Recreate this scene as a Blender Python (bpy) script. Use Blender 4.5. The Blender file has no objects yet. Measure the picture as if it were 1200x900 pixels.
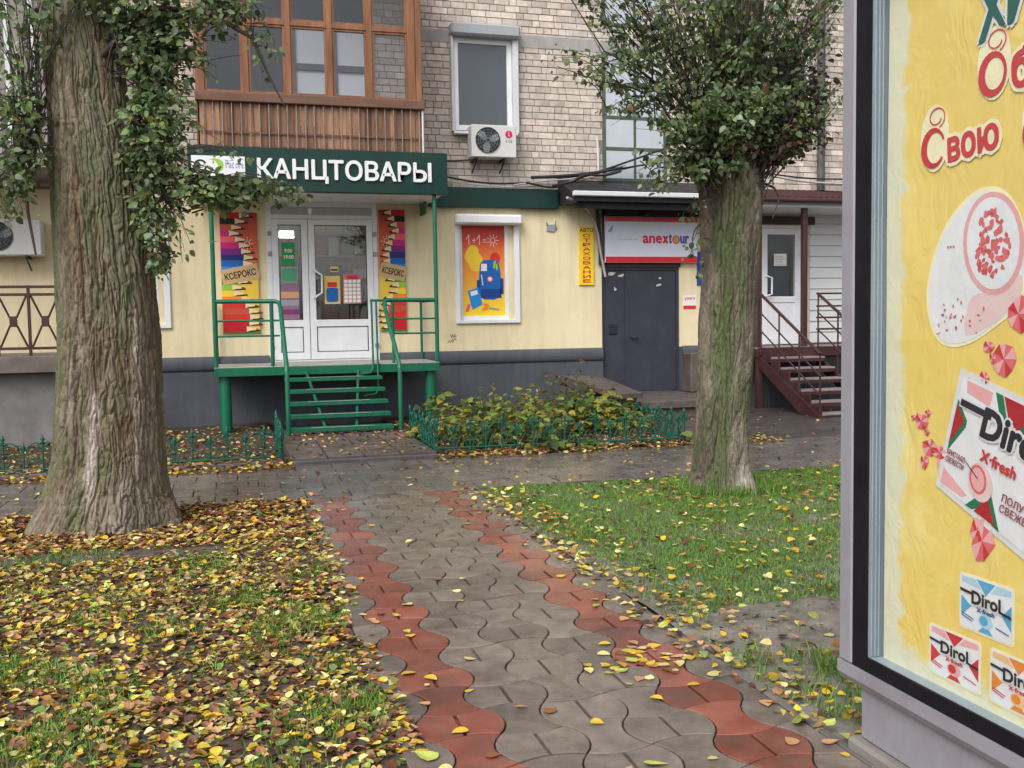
import bpy, bmesh, math, random
import numpy as np
from mathutils import Vector, Matrix, noise as mnoise

scene = bpy.context.scene
COL = scene.collection
R = math.radians

# ---------------------------------------------------------------- camera
YAW, PITCH, ROLL, CAMH = R(15.9), math.atan(73 / 1144), 0.0155, 1.55
_f = Vector((math.sin(YAW) * math.cos(PITCH), math.cos(YAW) * math.cos(PITCH), -math.sin(PITCH)))
_r0 = Vector((math.cos(YAW), -math.sin(YAW), 0)); _u0 = _r0.cross(_f)
_r = _r0 * math.cos(ROLL) - _u0 * math.sin(ROLL)
_u = _u0 * math.cos(ROLL) + _r0 * math.sin(ROLL)
cam = bpy.data.cameras.new('camera'); cam.lens = 34.32; cam.sensor_width = 36; cam.sensor_fit = 'HORIZONTAL'
cam.clip_start = 0.05; cam.clip_end = 1000
camo = bpy.data.objects.new('camera', cam); COL.objects.link(camo)
camo.matrix_world = Matrix(((_r.x, _u.x, -_f.x, 0), (_r.y, _u.y, -_f.y, 0), (_r.z, _u.z, -_f.z, CAMH), (0, 0, 0, 1)))
scene.camera = camo

# ---------------------------------------------------------------- sky and sun (overcast autumn day)
SUN_EL, SUN_AZ = R(46), R(222)          # azimuth measured from +Y towards +X : behind the camera
world = bpy.data.worlds.new('World'); scene.world = world; world.use_nodes = True
wn = world.node_tree.nodes; wl = world.node_tree.links
bg = wn['Background']
sky = wn.new('ShaderNodeTexSky'); sky.sky_type = 'NISHITA'; sky.sun_disc = False
sky.sun_elevation = SUN_EL; sky.sun_rotation = SUN_AZ; sky.dust_density = 4.0; sky.air_density = 1.0
hsv = wn.new('ShaderNodeHueSaturation'); hsv.inputs['Saturation'].default_value = 0.22
wl.new(sky.outputs[0], hsv.inputs['Color']); wl.new(hsv.outputs[0], bg.inputs[0])
bg.inputs[1].default_value = 0.13
sun = bpy.data.lights.new('sun', 'SUN'); sun.energy = 0.9; sun.angle = R(35); sun.color = (1, 0.97, 0.93)
suno = bpy.data.objects.new('sun', sun); COL.objects.link(suno)
sd = Vector((math.sin(SUN_AZ) * math.cos(SUN_EL), math.cos(SUN_AZ) * math.cos(SUN_EL), math.sin(SUN_EL)))
suno.rotation_euler = sd.to_track_quat('Z', 'Y').to_euler()
scene.view_settings.view_transform = 'Standard'; scene.view_settings.look = 'None'
scene.view_settings.gamma = 1.0; scene.view_settings.use_curve_mapping = False
scene.view_settings.exposure = 0.66
try:
    scene.cycles.use_denoising = True
    scene.cycles.max_bounces = 7; scene.cycles.transparent_max_bounces = 12
    scene.cycles.caustics_reflective = False; scene.cycles.caustics_refractive = False
except Exception: pass

# ---------------------------------------------------------------- helpers: objects
def tag(o, label=None, cat=None, group=None, kind=None):
    if label: o['label'] = label
    if cat: o['category'] = cat
    if group: o['group'] = group
    if kind: o['kind'] = kind
    return o

def thing(name, loc, label, cat, group=None, rz=0.0):
    o = bpy.data.objects.new(name, None); COL.objects.link(o)
    o.location = loc; o.rotation_euler = (0, 0, rz); o.empty_display_size = 0.1
    o['_w'] = 1
    return tag(o, label, cat, group)

def link(name, me, parent=None, local=False):
    """world-space mesh under a thing (local=True: mesh is in the parent's own space)"""
    o = bpy.data.objects.new(name, me); COL.objects.link(o)
    if parent is not None:
        o.parent = parent
        if not local and parent.type == 'EMPTY':
            o.matrix_parent_inverse = (Matrix.Translation(parent.location) @ Matrix.Rotation(parent.rotation_euler.z, 4, 'Z')).inverted()
    return o

def copy_tree(o, parent=None):
    c = o.copy(); COL.objects.link(c); c.parent = parent
    if parent is not None: c.matrix_parent_inverse = o.matrix_parent_inverse.copy()
    for ch in list(o.children): copy_tree(ch, c)
    return c

class MB:
    def __init__(s): s.v = []; s.f = []; s.sm = []
    def add(s, vs, fs, smooth=False):
        n = len(s.v); s.v += [tuple(p) for p in vs]
        for f in fs: s.f.append(tuple(i + n for i in f)); s.sm.append(smooth)
        return s
    def box(s, x0, x1, y0, y1, z0, z1, c=0.003, M=None):
        if x1 < x0: x0, x1 = x1, x0
        if y1 < y0: y0, y1 = y1, y0
        if z1 < z0: z0, z1 = z1, z0
        c = min(c, (x1 - x0) * .3, (y1 - y0) * .3, (z1 - z0) * .3)
        vs = []; idx = {}
        lo = (x0, y0, z0); hi = (x1, y1, z1)
        for i in (0, 1):
            for j in (0, 1):
                for k in (0, 1):
                    b = (i, j, k)
                    p = [(lo, hi)[b[a]][a] for a in range(3)]
                    for ax in range(3):      # vertex lying on the face normal to ax
                        q = list(p)
                        for a in range(3):
                            if a != ax: q[a] += c if b[a] == 0 else -c
                        idx[(b, ax)] = len(vs); vs.append(q)
        fs = []
        def sgn(face, outward):
            p = [Vector(vs[i]) for i in face]
            n = (p[1] - p[0]).cross(p[2] - p[0])
            return face if n.dot(Vector(outward)) > 0 else face[::-1]
        for ax in range(3):
            o1, o2 = [a for a in range(3) if a != ax]
            for sd in (0, 1):
                cs = []
                for (p, q) in ((0, 0), (1, 0), (1, 1), (0, 1)):
                    b = [0, 0, 0]; b[ax] = sd; b[o1] = p; b[o2] = q; cs.append(idx[(tuple(b), ax)])
                n = [0, 0, 0]; n[ax] = 1 if sd else -1
                fs.append(sgn(tuple(cs), n))
        for ax in range(3):                 # 4 edges along ax
            o1, o2 = [a for a in range(3) if a != ax]
            for p in (0, 1):
                for q in (0, 1):
                    b0 = [0, 0, 0]; b0[o1] = p; b0[o2] = q; b1 = list(b0); b1[ax] = 1
                    f = (idx[(tuple(b0), o1)], idx[(tuple(b1), o1)], idx[(tuple(b1), o2)], idx[(tuple(b0), o2)])
                    n = [0, 0, 0]; n[o1] = 1 if p else -1; n[o2] = 1 if q else -1
                    fs.append(sgn(f, n))
        for i in (0, 1):
            for j in (0, 1):
                for k in (0, 1):
                    b = (i, j, k)
                    fs.append(sgn(tuple(idx[(b, a)] for a in range(3)), [(-1, 1)[t] for t in b]))
        if M is not None: vs = [M @ Vector(p) for p in vs]
        return s.add(vs, fs)
    def tube(s, pts, r, n=8, cap=True, closed=False):
        pts = [Vector(p) for p in pts]; N = len(pts)
        rs = r if isinstance(r, (list, tuple)) else [r] * N
        vs = []; fs = []; up = None
        for i, p in enumerate(pts):
            t = (pts[(i + 1) % N] - pts[i - 1]) if closed else (pts[min(i + 1, N - 1)] - pts[max(i - 1, 0)])
            if t.length < 1e-9: t = Vector((0, 0, 1))
            t.normalize()
            if up is None:
                up = Vector((0, 0, 1)) if abs(t.z) < .9 else Vector((1, 0, 0))
            a = up - t * up.dot(t)
            if a.length < 1e-6: a = t.orthogonal()
            a.normalize(); up = a; b = t.cross(a)
            for k in range(n):
                th = 2 * math.pi * k / n
                vs.append(p + (a * math.cos(th) + b * math.sin(th)) * rs[i])
        for i in range(N if closed else N - 1):
            j = (i + 1) % N
            for k in range(n):
                fs.append((i * n + k, i * n + (k + 1) % n, j * n + (k + 1) % n, j * n + k))
        s.add(vs, fs, True)
        if cap and not closed:
            s.add(vs[:n], [tuple(range(n))[::-1]]); s.add(vs[-n:], [tuple(range(n))])
        return s
    def lathe(s, prof, n=12, at=(0, 0, 0), M=None):
        vs = []; fs = []
        for (r, z) in prof:
            for k in range(n):
                th = 2 * math.pi * k / n; vs.append(Vector((at[0] + r * math.cos(th), at[1] + r * math.sin(th), at[2] + z)))
        for i in range(len(prof) - 1):
            for k in range(n): fs.append((i * n + k, i * n + (k + 1) % n, (i + 1) * n + (k + 1) % n, (i + 1) * n + k))
        if M is not None: vs = [M @ p for p in vs]
        s.add(vs, fs, True)
        s.add(vs[:n], [tuple(range(n))[::-1]]); s.add(vs[-n:], [tuple(range(n))])
        return s
    def prism(s, poly, T, w0, w1):
        """poly in (u,v), extruded from w0 to w1, T(u,v,w)->world"""
        n = len(poly)
        vs = [T(u, v, w0) for u, v in poly] + [T(u, v, w1) for u, v in poly]
        fs = [tuple(range(n))[::-1], tuple(range(n, 2 * n))]
        for i in range(n): j = (i + 1) % n; fs.append((i, j, n + j, n + i))
        return s.add(vs, fs)
    def quad(s, a, b, c, d): return s.add([a, b, c, d], [(0, 1, 2, 3)])
    def mesh(s, name, mat):
        me = bpy.data.meshes.new(name); me.from_pydata(s.v, [], s.f)
        me.polygons.foreach_set('use_smooth', s.sm)
        if mat is not None: me.materials.append(mat)
        bm = bmesh.new(); bm.from_mesh(me); bmesh.ops.recalc_face_normals(bm, faces=bm.faces[:]); bm.to_mesh(me); bm.free()
        me.update(); return me
    def build(s, name, mat, parent=None, local=False): return link(name, s.mesh(name, mat), parent, local)

def box(name, mat, parent, x0, x1, y0, y1, z0, z1, c=0.004):
    return MB().box(x0, x1, y0, y1, z0, z1, c).build(name, mat, parent)

def WALL(y):                                  # plane facing -Y
    return lambda u, v, w: (u, y - w, v)

def flat(name, poly, mat, parent, T, w, th=0.001):
    return MB().prism(poly, T, w - th, w).build(name, mat, parent)

def rect(u0, v0, u1, v1): return [(u0, v0), (u1, v0), (u1, v1), (u0, v1)]
def rrect(u0, v0, u1, v1, r, n=4):
    out = []
    for cx, cy, a0 in ((u1 - r, v0 + r, -90), (u1 - r, v1 - r, 0), (u0 + r, v1 - r, 90), (u0 + r, v0 + r, 180)):
        for k in range(n + 1):
            a = R(a0 + 90 * k / n); out.append((cx + r * math.cos(a), cy + r * math.sin(a)))
    return out
def ell(cu, cv, a, b, rot=0, n=24, jag=0, rng=None):
    out = []
    for k in range(n):
        t = 2 * math.pi * k / n; m = 1 + (rng.uniform(-jag, jag) if rng else 0)
        x, y = a * m * math.cos(t), b * m * math.sin(t)
        out.append((cu + x * math.cos(rot) - y * math.sin(rot), cv + x * math.sin(rot) + y * math.cos(rot)))
    return out
def ring(cu, cv, a, b, th, rot=0, n=40):      # closed ring as list of quads
    o = ell(cu, cv, a, b, rot, n); i = ell(cu, cv, a - th, b - th, rot, n)
    return [[o[k], o[(k + 1) % n], i[(k + 1) % n], i[k]] for k in range(n)]
def multi(name, polys, mat, parent, T, w, th=0.001):
    m = MB()
    for k, p in enumerate(polys): m.prism(p, T, w - th, w + k * 6e-5)      # no two prints share a plane
    return m.build(name, mat, parent)
def stroke(pts, th):                           # polyline as quads
    out = []
    for (a, b) in zip(pts[:-1], pts[1:]):
        d = Vector((b[0] - a[0], b[1] - a[1]))
        if d.length < 1e-6: continue
        d.normalize(); n = Vector((-d.y, d.x)) * th * .5; e = d * th * .3
        out.append([(a[0] - n.x - e.x, a[1] - n.y - e.y), (b[0] - n.x + e.x, b[1] - n.y + e.y), (b[0] + n.x + e.x, b[1] + n.y + e.y), (a[0] + n.x - e.x, a[1] + n.y - e.y)])
    return out

def text(body, mat, parent, T, u0, v0, u1, v1, w=0.002, bold=0.0, extrude=0.001, rot=0.0, shear=0.0, name='lettering'):
    """lettering fitted to the box u0..u1, v0..v1 of plane T (then rotated about the box centre)"""
    c = bpy.data.curves.new('lettering', 'FONT'); c.body = body; c.size = 1.0; c.resolution_u = 3; c.shear = shear
    o = bpy.data.objects.new('lettering', c); COL.objects.link(o)
    dg = bpy.context.evaluated_depsgraph_get(); dg.update()
    me = bpy.data.meshes.new_from_object(o.evaluated_get(dg)); vs = [v.co.copy() for v in me.vertices]; fs = [tuple(p.vertices) for p in me.polygons]
    bpy.data.objects.remove(o); bpy.data.curves.remove(c); bpy.data.meshes.remove(me)
    xs = [v.x for v in vs]; ys = [v.y for v in vs]; ax, bx, ay, by = min(xs), max(xs), min(ys), max(ys)
    cu, cv = (u0 + u1) / 2, (v0 + v1) / 2
    bu = bold * (v1 - v0) / max(by - ay, 1e-6)                 # stroke thickening, in plane units
    def tr(v, ww, du=0, dv=0):
        u = u0 + bu + (v.x - ax) / (bx - ax) * (u1 - u0 - 2 * bu) - cu + du * bu; q = v0 + bu + (v.y - ay) / max(by - ay, 1e-6) * (v1 - v0 - 2 * bu) - cv + dv * bu
        return T(cu + u * math.cos(rot) - q * math.sin(rot), cv + u * math.sin(rot) + q * math.cos(rot), ww)
    m = MB(); n = len(vs)
    shifts = [(0, 0)] if bold <= 0 else [(0, 0), (1, 0), (-1, 0), (0, 1), (0, -1), (.7, .7), (-.7, .7), (.7, -.7), (-.7, -.7)]
    if extrude > 0.0015:                        # solid letters with side faces
        edges = {}
        for f in fs:
            for i in range(len(f)):
                e = (f[i], f[(i + 1) % len(f)]); k = tuple(sorted(e)); edges[k] = None if k in edges else e
        sides = [(e[0], e[1], e[1] + n, e[0] + n) for e in edges.values() if e]
        for k, (du, dv) in enumerate(shifts): m.add([tr(v, w, du, dv) for v in vs] + [tr(v, w + extrude + k * 2e-4, du, dv) for v in vs], [tuple(i + n for i in f) for f in fs] + sides)
    else:
        for k, (du, dv) in enumerate(shifts): m.add([tr(v, w + k * 5e-5, du, dv) for v in vs], fs)
    me2 = bpy.data.meshes.new(name); me2.from_pydata(m.v, [], m.f); me2.materials.append(mat); me2.update()
    return link(name, me2, parent)

# ---------------------------------------------------------------- helpers: materials
def srgb(r, g, b):
    f = lambda c: c / 12.92 if c <= .04045 else ((c + .055) / 1.055) ** 2.4
    return (f(r / 255), f(g / 255), f(b / 255))
def mul(c, k): return tuple(min(1, x * k) for x in c)

MATS = {}
def mat(name, col, rough=.6, var=.18, scale=6, bump=0.0, bscale=60, metal=0.0, spec=.4, col2=None, piece=False, stretch=None,
        dirt=None, dirt_amt=.3, dirt_scale=2.0, objvar=0.0, rvar=.12, detail=6, coat=0.0, emit=None, bdist=.004, dirt_lo=.48, dirt_hi=.68, streak=None, streak_amt=.25):
    """noise-driven surface: two tones of one colour, fine relief, patchy dirt, gloss variation"""
    if name in MATS: return MATS[name]
    m = bpy.data.materials.new(name); m.use_nodes = True; MATS[name] = m
    nt = m.node_tree; N = nt.nodes; L = nt.links; P = N['Principled BSDF']
    geo = N.new('ShaderNodeNewGeometry'); vec = geo.outputs['Position']
    oi = N.new('ShaderNodeObjectInfo')
    if piece:
        tc = N.new('ShaderNodeTexCoord'); ad = N.new('ShaderNodeVectorMath'); ad.operation = 'ADD'
        sc = N.new('ShaderNodeMath'); sc.operation = 'MULTIPLY'; sc.inputs[1].default_value = 57.0
        L.new(oi.outputs['Random'], sc.inputs[0]); L.new(tc.outputs['Object'], ad.inputs[0]); L.new(sc.outputs[0], ad.inputs[1]); vec = ad.outputs[0]
    if stretch:
        mp = N.new('ShaderNodeMapping'); mp.inputs['Scale'].default_value = stretch; L.new(vec, mp.inputs[0]); vec = mp.outputs[0]
    def nz(s, d=detail, rg=.6):
        n = N.new('ShaderNodeTexNoise'); n.inputs['Scale'].default_value = s; n.inputs['Detail'].default_value = d; n.inputs['Roughness'].default_value = rg
        L.new(vec, n.inputs['Vector']); return n.outputs['Fac']
    def ramp(src, a, b, ca, cb):
        r = N.new('ShaderNodeValToRGB'); r.color_ramp.elements[0].position = a; r.color_ramp.elements[1].position = b
        r.color_ramp.elements[0].color = (*ca, 1); r.color_ramp.elements[1].color = (*cb, 1); L.new(src, r.inputs[0]); return r.outputs[0]
    c2 = col2 if col2 else mul(col, 1 + var)
    c1 = mul(col, 1 - var) if not col2 else col
    n1 = nz(scale)
    out = ramp(n1, .3, .7, c1, c2)
    if dirt:
        mk = ramp(nz(dirt_scale, 8, .7), dirt_lo, dirt_hi, (0, 0, 0), (dirt_amt,) * 3)
        mx = N.new('ShaderNodeMixRGB'); L.new(mk, mx.inputs[0]); L.new(out, mx.inputs[1]); mx.inputs[2].default_value = (*dirt, 1); out = mx.outputs[0]
    if streak:                                  # rain streaks: noise drawn out downwards
        mp2 = N.new('ShaderNodeMapping'); mp2.inputs['Scale'].default_value = (5, 5, .35); L.new(geo.outputs['Position'], mp2.inputs[0])
        n3 = N.new('ShaderNodeTexNoise'); n3.inputs['Scale'].default_value = 1.0; n3.inputs['Detail'].default_value = 8; n3.inputs['Roughness'].default_value = .7; L.new(mp2.outputs[0], n3.inputs['Vector'])
        mk2 = ramp(n3.outputs['Fac'], .46, .72, (0, 0, 0), (streak_amt,) * 3)
        mx2 = N.new('ShaderNodeMixRGB'); L.new(mk2, mx2.inputs[0]); L.new(out, mx2.inputs[1]); mx2.inputs[2].default_value = (*streak, 1); out = mx2.outputs[0]
    if objvar:
        h = N.new('ShaderNodeHueSaturation'); mr = N.new('ShaderNodeMapRange'); mr.inputs[3].default_value = 1 - objvar; mr.inputs[4].default_value = 1 + objvar
        L.new(oi.outputs['Random'], mr.inputs[0]); L.new(mr.outputs[0], h.inputs['Value']); L.new(out, h.inputs['Color']); out = h.outputs[0]
    L.new(out, P.inputs['Base Color'])
    if rvar:
        rr = N.new('ShaderNodeMapRange'); rr.inputs[1].default_value = .3; rr.inputs[2].default_value = .7
        rr.inputs[3].default_value = max(.03, rough - rvar); rr.inputs[4].default_value = min(1, rough + rvar)
        L.new(nz(scale * .6 + .7), rr.inputs[0]); L.new(rr.outputs[0], P.inputs['Roughness'])
    else: P.inputs['Roughness'].default_value = rough
    P.inputs['Metallic'].default_value = metal; P.inputs['Specular IOR Level'].default_value = spec
    if coat: P.inputs['Coat Weight'].default_value = coat; P.inputs['Coat Roughness'].default_value = .12
    if bump:
        b = N.new('ShaderNodeBump'); b.inputs['Strength'].default_value = bump; b.inputs['Distance'].default_value = bdist
        L.new(nz(bscale, 5), b.inputs['Height']); L.new(b.outputs[0], P.inputs['Normal'])
    if emit:
        P.inputs['Emission Color'].default_value = (*emit[0], 1); P.inputs['Emission Strength'].default_value = emit[1]
    return m

def glass(name, tint=(.93, .95, .96), rough=.03, refl=1.0):
    if name in MATS: return MATS[name]
    m = bpy.data.materials.new(name); m.use_nodes = True; MATS[name] = m; nt = m.node_tree; N = nt.nodes; L = nt.links
    N.remove(N['Principled BSDF']); out = N['Material Output']
    t = N.new('ShaderNodeBsdfTransparent'); t.inputs[0].default_value = (*tint, 1)
    g = N.new('ShaderNodeBsdfGlossy'); g.inputs['Roughness'].default_value = rough
    lw = N.new('ShaderNodeLayerWeight'); lw.inputs[0].default_value = .5          # Schlick: same from both sides of the pane
    pw_ = N.new('ShaderNodeMath'); pw_.operation = 'POWER'; pw_.inputs[1].default_value = 5.0; L.new(lw.outputs['Facing'], pw_.inputs[0])
    mm = N.new('ShaderNodeMath'); mm.operation = 'MULTIPLY_ADD'; mm.inputs[1].default_value = .9; mm.inputs[2].default_value = .05 * refl; mm.use_clamp = True
    mx = N.new('ShaderNodeMixShader'); L.new(pw_.outputs[0], mm.inputs[0]); L.new(mm.outputs[0], mx.inputs[0]); L.new(t.outputs[0], mx.inputs[1]); L.new(g.outputs[0], mx.inputs[2])
    L.new(mx.outputs[0], out.inputs[0]); return m

def attr_mat(name, rough=.55, trans=0.0, bump=0.0, bscale=80, spec=.35, stretch=(1, 1, 1), jitter=.25, jscale=30, bdist=.004):
    """base colour from the mesh colour attribute 'tone' (the thing's own colour), broken up by noise"""
    m = bpy.data.materials.new(name); m.use_nodes = True; MATS[name] = m; nt = m.node_tree; N = nt.nodes; L = nt.links; P = N['Principled BSDF']
    at = N.new('ShaderNodeAttribute'); at.attribute_name = 'tone'
    geo = N.new('ShaderNodeNewGeometry'); mp = N.new('ShaderNodeMapping'); mp.inputs['Scale'].default_value = stretch; L.new(geo.outputs['Position'], mp.inputs[0])
    n = N.new('ShaderNodeTexNoise'); n.inputs['Scale'].default_value = jscale; n.inputs['Detail'].default_value = 6; L.new(mp.outputs[0], n.inputs['Vector'])
    mr = N.new('ShaderNodeMapRange'); mr.inputs[1].default_value = .3; mr.inputs[2].default_value = .7; mr.inputs[3].default_value = 1 - jitter; mr.inputs[4].default_value = 1 + jitter
    L.new(n.outputs['Fac'], mr.inputs[0])
    h = N.new('ShaderNodeHueSaturation'); L.new(mr.outputs[0], h.inputs['Value']); L.new(at.outputs['Color'], h.inputs['Color'])
    L.new(h.outputs[0], P.inputs['Base Color']); P.inputs['Roughness'].default_value = rough; P.inputs['Specular IOR Level'].default_value = spec
    if bump:
        n2 = N.new('ShaderNodeTexNoise'); n2.inputs['Scale'].default_value = bscale; n2.inputs['Detail'].default_value = 8; n2.inputs['Roughness'].default_value = .7; L.new(mp.outputs[0], n2.inputs['Vector'])
        b = N.new('ShaderNodeBump'); b.inputs['Strength'].default_value = bump; b.inputs['Distance'].default_value = bdist; L.new(n2.outputs['Fac'], b.inputs['Height']); L.new(b.outputs[0], P.inputs['Normal'])
    if trans:
        t = N.new('ShaderNodeBsdfTranslucent'); L.new(h.outputs[0], t.inputs[0]); mx = N.new('ShaderNodeMixShader'); mx.inputs[0].default_value = trans
        L.new(P.outputs[0], mx.inputs[1]); L.new(t.outputs[0], mx.inputs[2]); L.new(mx.outputs[0], N['Material Output'].inputs[0])
    return m

def grad_mat(name, axis, stops, lo, hi, rough=.35, mottle=.0):
    """printed colour gradient along a world axis"""
    m = bpy.data.materials.new(name); m.use_nodes = True; MATS[name] = m; nt = m.node_tree; N = nt.nodes; L = nt.links; P = N['Principled BSDF']
    geo = N.new('ShaderNodeNewGeometry'); sp = N.new('ShaderNodeSeparateXYZ'); L.new(geo.outputs['Position'], sp.inputs[0])
    mr = N.new('ShaderNodeMapRange'); mr.inputs[1].default_value = lo; mr.inputs[2].default_value = hi; L.new(sp.outputs[axis], mr.inputs[0])
    rp = N.new('ShaderNodeValToRGB'); L.new(mr.outputs[0], rp.inputs[0]); cr = rp.color_ramp
    cr.elements[0].position = stops[0][0]; cr.elements[0].color = (*stops[0][1], 1); cr.elements[1].position = stops[-1][0]; cr.elements[1].color = (*stops[-1][1], 1)
    for p, c in stops[1:-1]: e = cr.elements.new(p); e.color = (*c, 1)
    L.new(rp.outputs[0], P.inputs['Base Color']); P.inputs['Roughness'].default_value = rough
    return m

def flatmat(name, col, rough=.4): return mat(name, col, rough, var=.05, scale=12, rvar=.08)
# ================================================================ GROUND
rng = random.Random(7)
m_soil = mat('soil', (.06, .046, .035), .8, col2=(.12, .097, .078), scale=3.5, bump=.9, bscale=45, bdist=.01, spec=.25)
m_soil2 = mat('bare_dirt', (.12, .10, .085), .7, col2=(.31, .275, .245), scale=4.5, bump=1.0, bscale=30, bdist=.016, dirt=(.075, .058, .045), dirt_amt=.75, spec=.3)
m_asph = mat('asphalt', (.075, .068, .066), .6, col2=(.14, .13, .125), scale=1.5, bump=.5, bscale=120, rvar=.22)
m_joint = mat('joint_sand', (.055, .045, .038), .9, scale=30, bump=.5)
m_grey = mat('paver_grey', (.130, .104, .086), .17, col2=(.225, .188, .160), scale=7, bump=.38, bscale=110, piece=True, objvar=.2, rvar=.14, dirt=(.07, .058, .048), dirt_amt=.6, dirt_scale=5, bdist=.003)
m_red = mat('paver_red', (.190, .052, .034), .17, col2=(.295, .104, .074), scale=6, bump=.35, bscale=110, piece=True, objvar=.28, rvar=.14, dirt=(.12, .075, .06), dirt_amt=.75, dirt_scale=4, bdist=.003)
m_slab = mat('sidewalk_slab', (.110, .092, .083), .20, col2=(.19, .165, .15), scale=4, bump=.3, bscale=110, piece=True, objvar=.16, rvar=.2, dirt=(.075, .062, .055), dirt_amt=.5, dirt_scale=2.5)
m_conc = mat('concrete', (.20, .18, .165), .7, col2=(.31, .285, .265), scale=3, bump=.6, bscale=70, dirt=(.11, .085, .07), dirt_amt=.5, dirt_scale=2)
m_dconc = mat('dark_concrete', (.075, .068, .07), .6, col2=(.13, .12, .12), scale=4, bump=.6, bscale=70)

box('ground', m_asph, None, -60, 60, -40, 80, -.5, -.06, 0)['kind'] = 'structure'

def sheet(name, m, x0, x1, y0, y1, z, amp, step=.12, seed=0, fn=None):
    nx = max(2, int((x1 - x0) / step)); ny = max(2, int((y1 - y0) / step)); vs = []; fs = []
    for j in range(ny + 1):
        for i in range(nx + 1):
            x = x0 + (x1 - x0) * i / nx; y = y0 + (y1 - y0) * j / ny
            h = amp * mnoise.fractal(Vector((x * 1.7 + seed, y * 1.7, 3.3)), 1, 2, 4)
            vs.append((x, y, z + h + (fn(x, y) if fn else 0)))
    for j in range(ny):
        for i in range(nx): a = j * (nx + 1) + i; fs.append((a, a + 1, a + nx + 2, a + nx + 1))
    b = MB(); b.add(vs, fs, True); o = b.build(name, m); o['kind'] = 'structure'; return o

def soil_z(x, y, amp=.022, z=-.012, seed=0):
    return z + amp * mnoise.fractal(Vector((x * 1.7 + seed, y * 1.7, 3.3)), 1, 2, 4)
sheet('lawn', m_soil, -9, .535, -3, 8.78, -.012, .022)
tag(sheet('lawn', m_soil2, 2.105, 12, -3, 8.78, -.012, .022), kind='structure')
# bare trodden patch beside the light box, laid over the lawn soil
def patch(name, m, cx, cy, rx, ry, seed, z=.008):
    N = 44; K = 7; b = MB(); vs = [(cx, cy, soil_z(cx, cy) + z)]; fs = []
    for k in range(1, K + 1):
        for i in range(N):
            t = 2 * math.pi * i / N; q = k / K * (1 + .28 * mnoise.noise(Vector((math.cos(t) * 1.6 + seed, math.sin(t) * 1.6, 0))))
            x = cx + rx * q * math.cos(t); y = cy + ry * q * math.sin(t)
            vs.append((x, y, soil_z(x, y) + (z if k < K else -.012)))
    for i in range(N): fs.append((0, 1 + i, 1 + (i + 1) % N))
    for k in range(K - 1):
        for i in range(N): a = 1 + k * N; fs.append((a + i, a + N + i, a + N + (i + 1) % N, a + (i + 1) % N))
    b.add(vs, fs, True); return tag(b.build(name, m), kind='structure')
patch('bare_ground', mat('muddy_track', (.075, .06, .052), .5, col2=(.13, .11, .095), scale=5, bump=.8, bscale=50, bdist=.008), -1.2, 7.12, 1.25, .16, 9.1)

# ---- the path of wavy spool pavers
path = MB().box(.53, 2.125, -1.5, 8.86, -.09, -.02, 0).build('path', m_joint); path['kind'] = 'structure'
P = .254; A = .050; B = .030; G = .0052
def arc(p, q, bulge, n=7):
    """points p..q (q excluded) bowed by bulge to the left of p->q"""
    d = Vector((q[0] - p[0], q[1] - p[1])); nn = Vector((-d.y, d.x)).normalized(); out = []
    for i in range(n):
        t = i / n; s = math.sin(math.pi * t); s = s ** .82 if s > 0 else 0
        out.append((p[0] + d.x * t + nn.x * bulge * s, p[1] + d.y * t + nn.y * bulge * s))
    return out
def cell(wide):
    h = P / 2; a = -A if wide else A; b = B if wide else -B
    # counter-clockwise: left of the travel direction is inside, so a negative bulge swells outwards
    return arc((h, -h), (h, h), a) + arc((h, h), (-h, h), b) + arc((-h, h), (-h, -h), a) + arc((-h, -h), (h, -h), b)
def clip(poly, u, keep_less):
    out = []; n = len(poly)
    for i in range(n):
        p, q = poly[i], poly[(i + 1) % n]; ip = (p[0] <= u) == keep_less; iq = (q[0] <= u) == keep_less
        if ip: out.append(p)
        if ip != iq: t = (u - p[0]) / (q[0] - p[0]); out.append((u, p[1] + t * (q[1] - p[1])))
    return out
def inset(poly, d):
    n = len(poly); out = []
    for i in range(n):
        a, p, b = Vector(poly[i - 1]), Vector(poly[i]), Vector(poly[(i + 1) % n])
        e1 = (p - a); e2 = (b - p)
        if e1.length < 1e-7 or e2.length < 1e-7: out.append(tuple(p)); continue
        n1 = Vector((-e1.y, e1.x)).normalized(); n2 = Vector((-e2.y, e2.x)).normalized(); m = n1 + n2
        if m.length < .2: m = n1
        m = m.normalized() * (d / max(.5, m.normalized().dot(n1)))
        out.append((p.x + m.x, p.y + m.y))
    return out
def paver_mesh(polys, m):
    b = MB()
    for poly in polys:
        p0 = inset(poly, G * .6); p1 = inset(poly, G * .6 + .004); n = len(poly)
        vs = [(x, y, -.03) for x, y in p0] + [(x, y, -.0035) for x, y in p0] + [(x, y, 0) for x, y in p1]
        fs = []
        for i in range(n):
            j = (i + 1) % n; fs += [(i, j, n + j, n + i), (n + i, n + j, 2 * n + j, 2 * n + i)]
        fs.append(tuple(range(2 * n, 3 * n))); b.add(vs, fs)
    return b
wide = cell(True); neck = cell(False)
def grooved(): return [clip(wide, -.004, True), clip(wide, .004, False)]
base_strip = lambda b: b.box(-.02, .02, -P / 2 + B, P / 2 - B, -.03, -.018, 0)
meshes = {}
for cn, mm in (('r', m_red), ('g', m_grey)):
    w = paver_mesh(grooved(), mm); base_strip(w)
    meshes[cn, 1] = w.mesh('paver', mm); meshes[cn, 0] = paver_mesh([neck], mm).mesh('paver', mm)
for side, keep in ((-1, False), (5, True)):
    for wd, pl in ((1, wide), (0, neck)):
        meshes['e', side, wd] = paver_mesh([clip(pl, 0.0, keep)], m_grey).mesh('paver', m_grey)
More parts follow.
